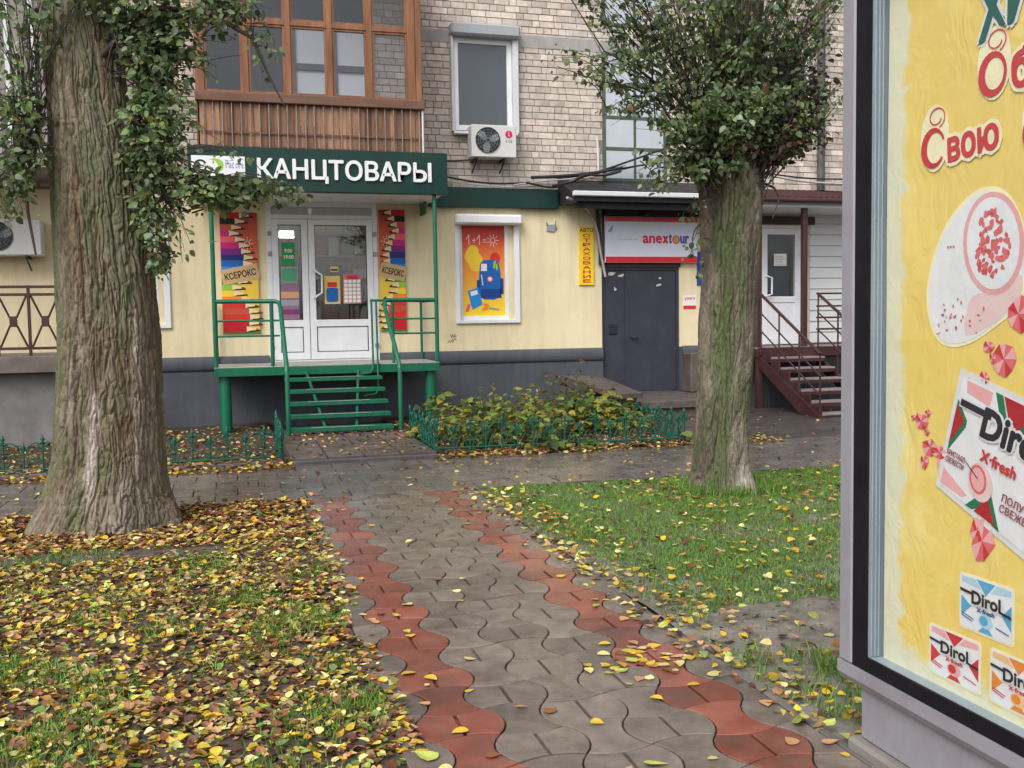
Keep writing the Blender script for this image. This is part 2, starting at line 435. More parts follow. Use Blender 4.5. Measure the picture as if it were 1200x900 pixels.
for j in range(-14, 22):
    for i in range(-1, 6):
        wd = (i + j) % 2 == 0
        y = 3.6 + j * P
        if y > 8.8: continue
        me = meshes['e', i, 1 if wd else 0] if i in (-1, 5) else meshes['r' if i in (0, 4) else 'g', 1 if wd else 0]
        o = bpy.data.objects.new('paver', me); COL.objects.link(o); o.parent = path
        o.location = (.795 + i * P, y, rng.uniform(-.003, .002)); o.rotation_euler = (rng.gauss(0, .006), rng.gauss(0, .006), 0)
# thin kerb boards along the right side
m_kerb = mat('kerb', (.12, .108, .10), .6, col2=(.20, .185, .175), scale=6, bump=.6, bscale=80, dirt=(.09, .075, .06), dirt_amt=.6, piece=True, objvar=.12)
kb = MB().box(-.018, .018, -.495, .495, -.1, -.008, .006).mesh('kerb', m_kerb)
for k in range(0, 9):
    o = bpy.data.objects.new('kerb', kb); COL.objects.link(o); o.parent = path
    o.location = (2.086 + rng.uniform(-.006, .006), 8.3 - k * 1.0, .006 + rng.uniform(-.008, .008)); o.rotation_euler = (rng.gauss(0, .003), rng.gauss(0, .02), rng.gauss(0, .002))

# ---- the pavement along the building: big wet slabs
pave = MB().box(-9, 13, 8.78, 10.98, -.1, -.03, 0).build('pavement', m_joint); pave['kind'] = 'structure'
S = .40
smeshes = []
for k in range(3):
    smeshes.append(MB().box(-S / 2 + .003, S / 2 - .003, -S / 2 + .003, S / 2 - .003, -.05, 0, .005).mesh('slab', m_slab))
row = 0
for j in range(5):
    y = 9.07 + j * .425
    off = (j % 2) * .2
    for i in range(-14, 22):
        x = i * S + off
        if x < -4.2 or x > 8.6: continue
        o = bpy.data.objects.new('slab', smeshes[(i * 7 + j) % 3]); COL.objects.link(o); o.parent = pave
        o.location = (x, y, rng.uniform(-.006, .004)); o.rotation_euler = (rng.gauss(0, .006), rng.gauss(0, .006), rng.choice((0, math.pi)) + rng.gauss(0, .006)); o.scale = (1, 1.06, 1)
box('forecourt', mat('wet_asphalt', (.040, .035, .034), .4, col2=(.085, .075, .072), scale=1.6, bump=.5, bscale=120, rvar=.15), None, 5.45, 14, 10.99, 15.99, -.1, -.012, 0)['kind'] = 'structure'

# ---- flower beds
m_bed = mat('bed_soil', (.04, .031, .025), .85, col2=(.075, .058, .046), scale=6, bump=1, bscale=40, bdist=.012)
for (x0, x1) in ((-5, .50), (2.30, 5.45)):
    sheet('flower_bed', m_bed, x0, x1, 11.18, 15.98, .0, .03, seed=x0)
# kerb of the left bed and the wet apron in front of the stairs
for (x0, x1, nm) in ((-5, -3.4, 0), (-3.39, -1.9, 0), (-1.89, -.45, 0), (-.44, .5, 0)):
    tag(box('bed_kerb', m_dconc, None, x0, x1, 11.0, 11.12, -.05, .055, .012), 'dark concrete kerb stone edging the bed below the left low green fence', 'kerb', 'kerb stones along the left bed')
apron = MB().box(.56, 2.24, 10.99, 13.6, -.1, .04, .01).build('doorstep_apron', m_dconc); apron['kind'] = 'structure'
m_apr = mat('apron_tile', (.10, .075, .07), .35, col2=(.17, .13, .12), scale=5, bump=.4, bscale=80, rvar=.2, piece=True, objvar=.15)
at_ = MB().box(-.2, .2, -.2, .2, 0, .035, .005).mesh('tile', m_apr)
for i in range(4):
    for j in range(6):
        o = bpy.data.objects.new('tile', at_); COL.objects.link(o); o.parent = apron; o.location = (.775 + i * .416, 11.24 + j * .416, .03 + rng.uniform(-.003, .003)); o.rotation_euler = (rng.gauss(0, .006), rng.gauss(0, .006), 0)
# ================================================================ BUILDING
m_plaster = mat('cream_plaster', srgb(233, 219, 182), .75, var=.05, scale=1.3, bump=.25, bscale=90, dirt=srgb(204, 182, 138), dirt_amt=.4, dirt_scale=1.1, spec=.25, streak=srgb(176, 158, 122), streak_amt=.32)
m_plinth = mat('grey_plinth', srgb(80, 84, 92), .6, var=.12, scale=1.8, bump=.35, bscale=60, streak=srgb(58, 58, 60), streak_amt=.4, dirt=srgb(106, 104, 104), dirt_amt=.45, dirt_scale=1.4, spec=.3)
m_mortar = mat('mortar', (.27, .235, .21), .9, scale=14, bump=.6, bscale=90)
m_brick = mat('sand_lime_brick', (.52, .445, .385), .8, col2=(.68, .60, .53), scale=9, bump=.5, bscale=80, piece=True, objvar=.15, dirt=(.30, .245, .21), dirt_amt=.5, dirt_scale=4, spec=.2)
m_white = mat('white_plastic', (.82, .83, .86), .35, var=.04, scale=3, dirt=(.5, .49, .47), dirt_amt=.2, spec=.5)
m_whitemetal = mat('white_metal', (.66, .67, .70), .4, var=.05, scale=4, dirt=(.42, .40, .38), dirt_amt=.3)
m_greymetal = mat('grey_metal', (.32, .34, .37), .4, var=.08, scale=4, dirt=(.2, .19, .18), dirt_amt=.3)
m_green = mat('green_paint', srgb(14, 100, 72), .38, var=.14, scale=7, bump=.15, bscale=60, dirt=srgb(72, 58, 44), dirt_amt=.75, dirt_scale=9, dirt_lo=.60, dirt_hi=.66, spec=.5)
m_dgreen = mat('dark_green_panel', srgb(8, 52, 46), .4, var=.08, scale=3, dirt=srgb(30, 60, 52), dirt_amt=.3, streak=srgb(24, 40, 36), streak_amt=.4)
m_wood = mat('varnished_wood', (.15, .058, .025), .5, col2=(.34, .155, .078), scale=9, stretch=(1, 1, .12), bump=.3, bscale=50, piece=False, dirt=(.16, .075, .04), dirt_amt=.5, dirt_scale=3)
m_plank = mat('weathered_plank', (.14, .062, .032), .65, col2=(.46, .25, .145), scale=11, stretch=(1, 1, .1), bump=.4, bscale=60, piece=True, objvar=.36, dirt=(.07, .045, .035), dirt_amt=.7, dirt_scale=2.2)
m_oldwood = mat('dark_sill_wood', (.12, .055, .035), .6, col2=(.20, .11, .075), scale=8, stretch=(.15, 1, 1), bump=.4, bscale=50)
m_blackwall = mat('dark_interior', (.05, .05, .055), .8)
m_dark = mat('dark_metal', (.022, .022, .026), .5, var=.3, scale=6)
m_cable = mat('black_cable', (.02, .02, .022), .5)
m_cablew = mat('pale_cable', (.42, .41, .40), .5)
m_brown = mat('brown_paint', srgb(66, 40, 42), .42, var=.15, scale=6, dirt=srgb(90, 66, 62), dirt_amt=.35)
m_pane = glass('window_pane', (.94, .95, .97), .02, 1.0)
m_clear = glass('clear_glass', (.97, .98, .98), .01, 1.8)

BW = 16.0
bld = thing('apartment_building', (3, 16, 0), 'brick apartment building with cream plastered ground floor above a grey plinth', 'building')

def wall_mesh(name, m, x0, x1, z0, z1, y, ops, depth, parent):
    ops = [(a, c, max(d, z0), min(e, z1)) for (a, c, d, e) in ops]
    xs = sorted({x0, x1, *[v for o in ops for v in (o[0], o[1])]}); zs = sorted({z0, z1, *[v for o in ops for v in (o[2], o[3])]})
    b = MB()
    for i in range(len(xs) - 1):
        for j in range(len(zs) - 1):
            cx, cz = (xs[i] + xs[i + 1]) / 2, (zs[j] + zs[j + 1]) / 2
            if any(o[0] < cx < o[1] and o[2] < cz < o[3] for o in ops): continue
            b.quad((xs[i], y, zs[j]), (xs[i + 1], y, zs[j]), (xs[i + 1], y, zs[j + 1]), (xs[i], y, zs[j + 1]))
    for (a, c, d, e) in ops:
        Y = y + depth
        bot, top_ = d > z0 + .001, e < z1 - .001
        b.quad((a, y, d), (a, Y, d), (a, Y, e), (a, y, e)); b.quad((c, y, d), (c, Y, d), (c, Y, e), (c, y, e))
        if bot: b.quad((a, y, d), (c, y, d), (c, Y, d), (a, Y, d))
        if top_: b.quad((a, y, e), (c, y, e), (c, Y, e), (a, Y, e))
    return b.build(name, m, parent)

# openings of the ground floor: x0,x1,z0,z1
SHOPDOOR = (.56, 2.31, .96, 3.50); METALDOOR = (6.21, 7.69, .27, 2.47); SIDEDOOR = (9.28, 10.20, 1.05, 3.24)
WIN_R = (3.64, 4.67, 1.58, 3.20); WIN_L = (-1.95, -.95, 1.58, 3.20)
wall_mesh('plaster_wall', m_plaster, -9, 10.32, 1.06, 3.62, BW, [SHOPDOOR, WIN_R, WIN_L, (6.21, 7.69, 1.06, 2.47), (9.28, 10.20, 1.06, 3.24)], .32, bld)
wall_mesh('plinth', m_plinth, -9, 14, -.1, 1.06, BW - .035, [(.56, 2.31, .96, 1.06), (6.21, 7.69, .27, 1.06), (9.28, 10.20, 1.05, 1.06)], .36, bld)
# rounded moulding on top of the plinth, cut at the doors
for (x0, x1) in ((-9, .55), (2.32, 6.20), (7.72, 9.2)):
    b = MB(); n = 8; vs = []
    for i in range(n + 1):
        a = -math.pi / 2 + math.pi * i / n
        for x in (x0, x1): vs.append((x, BW - .03 - .05 * math.cos(a), .96 + .115 * math.sin(a)))
    fs = [(2 * i, 2 * i + 1, 2 * i + 3, 2 * i + 2) for i in range(n)]
    b.add(vs, fs, True); b.add([vs[2 * i] for i in range(n + 1)], [tuple(range(n + 1))]); b.add([vs[2 * i + 1] for i in range(n + 1)], [tuple(range(n + 1))])
    b.build('plinth_moulding', m_plinth, bld)

# ---- dim rooms behind the glass so that openings are not voids
def room(name, x0, x1, z0, z1, y0, y1, m):
    b = MB()
    b.quad((x0, y1, z0), (x1, y1, z0), (x1, y1, z1), (x0, y1, z1)); b.quad((x0, y0, z0), (x0, y1, z0), (x0, y1, z1), (x0, y0, z1)); b.quad((x1, y0, z0), (x1, y1, z0), (x1, y1, z1), (x1, y0, z1))
    b.quad((x0, y0, z0), (x1, y0, z0), (x1, y1, z0), (x0, y1, z0)); b.quad((x0, y0, z1), (x1, y0, z1), (x1, y1, z1), (x0, y1, z1))
    return b.build(name, m, bld)
m_room = mat('room_wall', (.70, .68, .65), .8)
room('shop_room', .0, 3.0, .95, 3.55, BW + .325, 18.6, m_room)
room('porch_room', 8.9, 10.3, 1.04, 3.4, BW + .325, 18, m_room)

# ---- upper brick storey
brk = MB().quad((-9, BW, 3.62), (14, BW, 3.62), (14, BW, 9.0), (-9, BW, 9.0)).build('brick_wall', m_mortar, bld)
UWIN = (3.62, 4.62, 4.72, 6.22); SWIN = (6.25, 7.45, 3.98, 6.12); SWIN2 = (6.25, 7.45, 6.62, 8.6); RWIN = (8.9, 10.28, 4.80, 6.3)
BALX = (-.36, 2.86)
holes = [UWIN, SWIN, SWIN2, RWIN]
CH = .1085; CL = .262
bricks = []; z = 3.66; row = 0; r2 = random.Random(3)
while z + CH < 8.95:
    x = -8.9 + r2.uniform(0, .26); kindrow = row % 3
    while x < 13.9:
        if kindrow == 1: w = .131 if r2.random() < .75 else CL
        else: w = CL if r2.random() < .80 else .131
        x1 = x + w
        a, c = x + .006, x1 - .006
        if not (6.13 <= z <= 6.24 and a < 9):                       # the concrete band runs there
            for (h0, h1, g0, g1) in holes:
                if z + CH > g0 and z < g1:
                    if a >= h0 and c <= h1: a = c
                    elif a < h0 < c: c = h0 - .004
                    elif a < h1 < c: a = h1 + .004
            if c - a > .05: bricks.append((a, c, z + .006, z + CH - .006))
        x = x1
    z += CH; row += 1
def seen(b):
    x, zz = (b[0] + b[1]) / 2, (b[2] + b[3]) / 2
    s = 0
    if 2.9 < x < 6.3 and 3.75 < zz < 6.8: s = 10 - abs(zz - 5) * .2 + (b[1] - b[0])
    elif 9.0 < x < 11 and 3.6 < zz < 4.9: s = 8 + (b[1] - b[0])
    elif -2.2 < x < 3 and zz < 6.8: s = 3
    elif -3 < x < 11 and zz < 6.8: s = 4
    return -s
bricks.sort(key=seen)
bcache = {}
def brick_me(w):
    k = round(w / .012)
    if k not in bcache:
        ww = k * .012 / 2; bcache[k] = MB().box(-ww, ww, -.012, .03, -(CH - .012) / 2, (CH - .012) / 2, .004).mesh('brick', m_brick)
    return bcache[k]
for (a, c, z0, z1) in bricks[:300]:
    o = bpy.data.objects.new('brick', brick_me(c - a)); COL.objects.link(o); o.parent = brk
    o.location = ((a + c) / 2, BW + r2.uniform(-.004, .003), (z0 + z1) / 2); o.rotation_euler = (0, r2.gauss(0, .008), r2.gauss(0, .008))
# far / hidden bricks: one joined part, each brick given its own tone through its own material slot pick
m_bricks = []
for k in range(5):
    t = .78 + .11 * k
    m_bricks.append(mat('sand_lime_brick_%d' % k, mul((.52, .445, .385), t), .8, col2=mul((.68, .60, .53), t), scale=7, bump=.5, bscale=80, dirt=(.30, .245, .21), dirt_amt=.5, dirt_scale=4, spec=.2))
b = MB(); slots = []
for (a, c, z0, z1) in bricks[300:]:
    n = len(b.f); b.box(a, c, BW - .012 + r2.uniform(-.004, .003), BW + .03, z0, z1, .004); slots += [r2.randrange(5)] * (len(b.f) - n)
o = b.build('brickwork', None, None); me = o.data
for mm in m_bricks: me.materials.append(mm)
me.polygons.foreach_set('material_index', slots); o.parent = brk; o['kind'] = 'stuff'
# concrete bands (lintels)
m_band = mat('concrete_band', (.30, .285, .27), .8, col2=(.42, .40, .385), scale=4, bump=.6, bscale=60)
box('lintel_band', m_band, bld, 2.5, 6.2, BW - .02, BW + .02, 6.135, 6.345)
box('lintel_band', m_band, bld, 6.22, 9.0, BW - .02, BW + .02, 6.135, 6.345)

# ---- upper white window with roller-shutter box
def framed_window(op, y, name, frame=.07, rec=.10, pane_mat=None, box_h=.0, parent=bld, mframe=None, back=None):
    x0, x1, z0, z1 = op; mframe = mframe or m_white
    w = thing_part = MB()
    for (a, c, d, e) in ((x0, x0 + frame, z0, z1), (x1 - frame, x1, z0, z1), (x0 + frame, x1 - frame, z0, z0 + frame), (x0 + frame, x1 - frame, z1 - frame, z1)):
        w.box(a, c, y + rec - .03, y + rec + .03, d, e, .006)
    wo = w.build(name, mframe, parent)
    MB().box(x0 + frame, x1 - frame, y + rec - .006, y + rec + .006, z0 + frame, z1 - frame, 0).build('pane', pane_mat or m_pane, wo)
    if back: MB().quad((x0 + .01, y + rec + .015, z0 + .01), (x1 - .01, y + rec + .015, z0 + .01), (x1 - .01, y + rec + .015, z1 - .01), (x0 + .01, y + rec + .015, z1 - .01)).build('blind', back, wo)
    return wo
m_curtain = mat('grey_mesh_blind', (.075, .088, .095), .7, var=.04, scale=2)
uw = framed_window(UWIN, BW - .06, 'window', .085, .03, back=m_curtain)
for (a, c) in ((UWIN[0] - .045, UWIN[0] - .002), (UWIN[1] + .002, UWIN[1] + .10)):
    MB().box(a, c, BW - .13, BW - .005, UWIN[2] - .03, UWIN[3] + .02, .006).build('shutter_rail', m_whitemetal, uw)
MB().box(UWIN[0] - .06, UWIN[1] + .115, BW - .24, BW - .012, UWIN[3] + .0, UWIN[3] + .21, .035).build('shutter_box', mat('shutter_box_grey', (.36, .38, .40), .45, var=.06, scale=3), uw)
MB().box(UWIN[0] - .02, UWIN[1] + .07, BW - .16, BW - .01, UWIN[2] - .075, UWIN[2] - .032, .006).build('window_sill', m_white, uw)

# ---- stairwell window with green frame (behind the right tree), and the one above
m_gframe = mat('green_window_frame', (.07, .105, .075), .5, var=.2, scale=8, dirt=(.13, .12, .10), dirt_amt=.5)
m_stairglass = mat('frosted_pane', (.50, .53, .58), .22, var=.10, scale=1.2, spec=.6, rvar=.06)
for op in (SWIN, SWIN2):
    x0, x1, z0, z1 = op; w = MB()
    w.box(x0, x0 + .06, BW - .02, BW + .05, z0, z1); w.box(x1 - .06, x1, BW - .02, BW + .05, z0, z1)
    n = 4; hh = (z1 - z0) / n
    for k in range(n + 1): w.box(x0 + .06, x1 - .06, BW - .018, BW + .048, z0 + k * hh - .03, z0 + k * hh + .03)
    xm = (x0 + x1) / 2
    for k in range(n): w.box(xm - .025, xm + .025, BW - .014, BW + .044, z0 + k * hh + .03, z0 + (k + 1) * hh - .03)
    wo = w.build('stair_window', m_gframe, bld)
    for k in range(n):
        for (a, c) in ((x0 + .06, xm - .025), (xm + .025, x1 - .06)):
            MB().box(a, c, BW - .010, BW - .004, z0 + k * hh + .03, z0 + (k + 1) * hh - .03, 0).build('pane', m_stairglass, wo)
framed_window(RWIN, BW - .04, 'window', .07, .02, back=m_curtain)
box('window_sill', m_white, bld, RWIN[0] - .03, RWIN[1] + .03, BW - .10, BW - .005, RWIN[2] - .06, RWIN[2] - .005)

# ---- ground floor windows closed by printed posters, with white roller boxes
def shop_window(op, parent):
    x0, x1, z0, z1 = op
    b = MB(); y = BW
    b.box(x0 - .04, x0 + .035, y - .05, y + .04, z0 - .05, z1 + .10, .006); b.box(x1 - .045, x1 + .045, y - .05, y + .04, z0 - .05, z1 + .10, .006)
    b.box(x0 + .036, x1 - .046, y - .05, y + .04, z0 - .05, z0 + .01, .006); b.box(x0 + .036, x1 - .046, y - .05, y + .04, z1 + .03, z1 + .10, .006)
    b.box(x0 + .035, x0 + .10, y + .05, y + .12, z0, z1, .005); b.box(x1 - .19, x1 - .13, y + .05, y + .12, z0, z1, .005)
    b.box(x0 + .101, x1 - .191, y + .05, y + .12, z0 - .01, z0 + .075, .005); b.box(x0 + .101, x1 - .191, y + .05, y + .12, z1 - .03, z1 + .03, .005)
    w = b.build('window', m_white, parent)
    MB().box(x0 - .06, x1 + .065, y - .21, y - .052, z1 - .03, z1 + .135, .03).build('shutter_box', m_white, w)
    MB().box(x1 - .13, x1 + .0, y + .055, y + .06, z0, z1, 0).build('reveal_panel', m_plaster, w)
    return w
shop_window(WIN_R, bld); shop_window(WIN_L, bld)

m_print_bg = grad_mat('print_orange_yellow', 2, [(0, srgb(250, 222, 40)), (.28, srgb(246, 190, 60)), (.55, srgb(238, 150, 60)), (.85, srgb(222, 70, 45)), (1, srgb(205, 45, 40))], WIN_R[2], WIN_R[3])
pr = {n: flatmat('print_' + n, srgb(*c)) for n, c in dict(white=(238, 236, 232), yellow=(246, 205, 60), blue=(28, 98, 178), dblue=(18, 66, 140), sky=(30, 140, 215), red=(214, 52, 44), pink=(236, 96, 110), orange=(240, 140, 50), black=(24, 20, 20), tan=(206, 172, 122), cream=(235, 214, 176), magenta=(205, 28, 122), violet=(120, 30, 130), navy=(30, 40, 110), cyan=(70, 185, 225), green=(40, 150, 70), lime=(150, 195, 60), crimson=(190, 28, 40), grey=(150, 152, 158), lilac=(150, 160, 205), gold=(250, 180, 40), paleblue=(150, 200, 230)).items()}
def poster(op, name, label, full=True):
    x0, x1, z0, z1 = op; x0 += .10; x1 -= .19; z0 += .075; z1 -= .03
    t = thing(name, ((x0 + x1) / 2, BW + .08, z0), label, 'poster')
    MB().box(x0, x1, BW + .085, BW + .095, z0, z1, 0).build('sheet', m_print_bg, t)
    T = WALL(BW + .085); W = x1 - x0; Hh = z1 - z0
    U = lambda a: x0 + a * W; V = lambda a: z0 + a * Hh
    q = lambda pts: [(U(a), V(b)) for a, b in pts]
    multi('cloud_shape', [ell(U(.2), V(.66), .10, .13), ell(U(.32), V(.6), .13, .16), ell(U(.26), V(.72), .10, .10)], pr['yellow'], t, T, .002)
    multi('red_blob', [ell(U(.78), V(.64), .09, .10)], pr['red'], t, T, .002)
    s = []
    for cx in (.17, .42): s += stroke(q([(cx - .06, .85), (cx, .9), (cx, .79)]), .012)
    s += stroke(q([(.25, .84), (.33, .84)]), .01) + stroke(q([(.29, .86), (.29, .81)]), .01) + stroke(q([(.5, .845), (.57, .845)]), .01) + stroke(q([(.5, .82), (.57, .82)]), .01)
    s += ring(U(.73), V(.84), .045, .05, .01, n=20)
    for k in range(9):
        a = 2 * math.pi * k / 9; s.append(stroke([(U(.73) + .06 * math.cos(a), V(.84) + .065 * math.sin(a)), (U(.73) + .10 * math.cos(a), V(.84) + .105 * math.sin(a))], .01)[0])
    multi('chalk_drawing', s, pr['white'], t, T, .003)
    flat('backpack', q([(.42, .22), (.5, .185), (.75, .18), (.92, .22), (.93, .32), (.9, .5), (.86, .6), (.75, .63), (.5, .62), (.42, .58), (.39, .4)]), pr['blue'], t, T, .004)
    flat('backpack_pocket', q([(.43, .2), (.92, .2), (.91, .3), (.44, .3)]), pr['dblue'], t, T, .005)
    flat('backpack_pocket', rrect(U(.34), V(.24), U(.42), V(.40), .02), pr['dblue'], t, T, .005)
    flat('backpack_pocket', rrect(U(.89), V(.24), U(.97), V(.42), .02), pr['dblue'], t, T, .005)
    multi('pencils', [q([(.44, .5), (.58, .5), (.58, .58), (.45, .58)]), q([(.47, .34), (.49, .34), (.46, .46), (.44, .46)])], pr['white'], t, T, .006)
    multi('pencils', [q([(.72, .53), (.78, .53), (.8, .62), (.74, .6)]), q([(.8, .5), (.84, .52), (.83, .59), (.79, .57)])], pr['lime'], t, T, .006)
    multi('badge', [ell(U(.65), V(.41), .05, .05)], pr['pink'], t, T, .006); multi('badge', [ell(U(.65), V(.41), .03, .03)], pr['white'], t, T, .007)
    flat('notebook', q([(.22, .07), (.46, .13), (.38, .32), (.12, .28)]), pr['sky'], t, T, .007)
    flat('notebook_label', q([(.2, .22), (.36, .245), (.34, .29), (.18, .27)]), pr['white'], t, T, .008)
    multi('eraser', [q([(.06, .05), (.14, .05), (.18, .13), (.12, .14)])], pr['pink'], t, T, .007)
    multi('scissors', [ell(U(.52), V(.08), .05, .03, .3), ell(U(.55), V(.12), .05, .028, -.4)], pr['orange'], t, T, .0065)
    multi('scissors', [q([(.6, .08), (.85, .06), (.86, .075), (.6, .1)])], pr['grey'], t, T, .0065)
poster(WIN_R, 'window_poster', 'orange and yellow poster with blue backpack filling the ground floor window')
poster(WIN_L, 'window_poster', 'orange yellow poster in the window half hidden by the left tree trunk')

# ---- shop entrance: white double door with transom
def door_shop():
    x0, x1, z0, z1 = SHOPDOOR; y = BW - .02
    f = MB(); F = .075
    f.box(x0, x0 + F, y, y + .08, z0, z1); f.box(x1 - F, x1, y, y + .08, z0, z1); f.box(x0 + F, x1 - F, y, y + .08, z1 - F, z1); f.box(x0 + F, x1 - F, y, y + .08, 3.235, 3.30); f.box(x0 + F, x1 - F, y, y + .08, z0, z0 + .03)
    d = f.build('shop_door', m_white, bld)
    MB().box(x0 + F, x1 - F, y + .03, y + .05, 3.30, z1 - F, .006).build('transom_panel', mat('transom_grey', (.50, .52, .55), .4, var=.06), d)
    leaves = ((x0 + F + .003, 1.195, False), (1.205, x1 - F - .003, True))
    for (a, c, wide_) in leaves:
        L = MB(); st = .10; yy = y - .012
        L.box(a, a + st, yy, yy + .07, z0 + .035, 3.23); L.box(c - st, c, yy, yy + .07, z0 + .035, 3.23)
        L.box(a + st, c - st, yy, yy + .07, z0 + .035, z0 + .15); L.box(a + st, c - st, yy, yy + .07, 1.52, 1.63); L.box(a + st, c - st, yy, yy + .07, 3.14, 3.23)
        o = L.build('door_leaf', m_white, d)
        g = MB()
        for (p, q_, r_, s_) in ((a + st, a + st + .008, 1.63, 3.14), (c - st - .008, c - st, 1.63, 3.14), (a + st, c - st, 1.63, 1.638), (a + st, c - st, 3.132, 3.14), (a + st, c - st, z0 + .15, z0 + .156), (a + st, c - st, 1.514, 1.52), (a + st, a + st + .006, z0 + .15, 1.52), (c - st - .006, c - st, z0 + .15, 1.52)):
            g.box(p, q_, yy + .004, yy + .05, r_, s_, 0)
        g.build('gasket', m_dark, d)
        MB().box(a + st + .008, c - st - .008, yy + .02, yy + .05, z0 + .156, 1.514, .008).build('door_panel', m_white, d)
        MB().box(a + st + .008, c - st - .008, yy + .03, yy + .036, 1.638, 3.132, 0).build('pane', m_clear, d)
    for (x, zz) in ((x0 + .045, 1.2), (x0 + .045, 2.68), (x0 + .045, 3.0), (x1 - .045, 1.2), (x1 - .045, 2.68), (x1 - .045, 3.0)):
        MB().box(x - .03, x + .03, y - .035, y - .003, zz - .035, zz + .035, .008).build('hinge', m_greymetal, d)
    hx = 1.275; MB().tube([(hx, y - .02, 1.98), (hx, y - .085, 1.98), (hx + .03, y - .10, 2.0), (hx + .12, y - .10, 2.06), (hx + .12, y - .10, 2.34), (hx + .03, y - .10, 2.40), (hx, y - .085, 2.42), (hx, y - .02, 2.42)], .018, 8).build('handle', m_white, d)
    return d
door_shop()
TD = WALL(BW - .025)
# notices behind/on the glass
def notice(name, label, polys_mats, texts=()):
    t = None
    us = [p[0] for P_, _ in polys_mats for p in P_]; vs = [p[1] for P_, _ in polys_mats for p in P_]
    t = thing(name, (sum(us) / len(us), BW - .03, min(vs)), label, 'notice')
    for k, (P_, mm) in enumerate(polys_mats): flat('sheet' if k == 0 else 'print', P_, mm, t, TD, .006 + k * .0012, .0008)
    for (s, mm, a, b_, c, d, bold) in texts: text(s, mm, t, TD, a, b_, c, d, .0075 + len(polys_mats) * .0012, bold)
    return t
notice('opening_hours_sign', 'green opening hours sign 9:00 19:00 on the left door glass', [(rect(.79, 2.50, .99, 2.86), pr['green'])], [('9:00', pr['white'], .83, 2.70, .95, 2.76, .02), ('19:00', pr['white'], .82, 2.60, .97, 2.66, .02)])
notice('info_sign', 'pale green bordered notice below the opening hours on the left door glass', [(rect(.765, 2.21, 1.03, 2.50 - .02), pr['grey']), (rect(.785, 2.24, 1.01, 2.44), flatmat('print_mint', srgb(80, 165, 120)))])
tl = thing('lit_open_sign', (.85, BW, 2.93), 'glowing white LED sign behind the top of the left door glass', 'sign')
m_led = mat('led_white', (1, 1, 1), .4, emit=((1, 1, 1), 3.0))
lb = MB(); r4 = random.Random(4)
for i in range(7):
    for j in range(3):
        lb.prism(ell(.775 + i * .033 + r4.uniform(-.006, .006), 2.955 + j * .036, .019, .019, 0, 8), WALL(BW + .04), 0, .008)
lb.build('led', m_led, tl); MB().box(.76, .99, BW + .041, BW + .06, 2.925, 3.06, 0).build('housing', m_white, tl)
tm = notice('stationery_poster', 'pink and orange faded stationery poster on the lower left door glass', [(rect(.755, 1.64, 1.04, 2.20), flatmat('print_mauve', srgb(148, 112, 138))), (rect(.76, 1.98, 1.035, 2.08), flatmat('print_peach', srgb(214, 165, 120))), (rect(.76, 1.72, 1.035, 1.8), flatmat('print_plum', srgb(130, 60, 110))), (rect(.76, 1.86, 1.035, 1.95), flatmat('print_silver', srgb(160, 160, 170)))])
tb = notice('backpack_advert', 'yellow advert with a blue school bag on the right door glass', [(rect(1.44, 1.88, 1.69, 2.33), flatmat('print_faded_yellow', srgb(222, 196, 110))), (rrect(1.47, 1.91, 1.66, 2.14, .04), pr['blue']), (rect(1.49, 2.15, 1.64, 2.23), pr['red']), (rect(1.54, 2.39, 1.67, 2.48), flatmat('print_faded_yellow', srgb(222, 196, 110))), (rect(1.55, 2.41, 1.66, 2.44), pr['navy'])])
ts = notice('sticker_grid_poster', 'pink bordered poster with a grid of small pictures on the right door glass', [(rect(1.735, 1.88, 2.03, 2.36), flatmat('print_rose', srgb(205, 120, 130)))] + [(rect(1.755 + i * .067, 1.90 + j * .063, 1.755 + i * .067 + .057, 1.90 + j * .063 + .052), pr['white']) for i in range(4) for j in range(6)] + [(rect(1.80, 2.29, 1.97, 2.34), pr['red'])])

# goods on shelves inside the shop
sh = thing('shop_shelving', (1.6, 17.4, .96), 'dim shelves with stationery seen through the shop door glass', 'shelf')
ms = mat('shelf_board', (.66, .62, .56), .6)
for k in range(6): MB().box(.2, 2.9, 17.2, 17.6, 1.2 + k * .38, 1.22 + k * .38).build('shelf', ms, sh)
MB().box(.2, 2.9, 17.6, 17.62, .96, 3.4).build('back_panel', ms, sh)
gm = [flatmat('goods_%d' % k, srgb(*c)) for k, c in enumerate(((200, 190, 170), (120, 130, 150), (170, 60, 60), (60, 90, 140), (210, 190, 90), (90, 120, 90), (230, 230, 230)))]
for k in range(6):
    x = .25
    while x < 2.8:
        w_ = r4.uniform(.08, .3); MB().box(x, x + w_, 17.22, 17.5, 1.222 + k * .38, 1.222 + k * .38 + r4.uniform(.12, .33)).build('goods', r4.choice(gm), sh); x += w_ + r4.uniform(.01, .06)

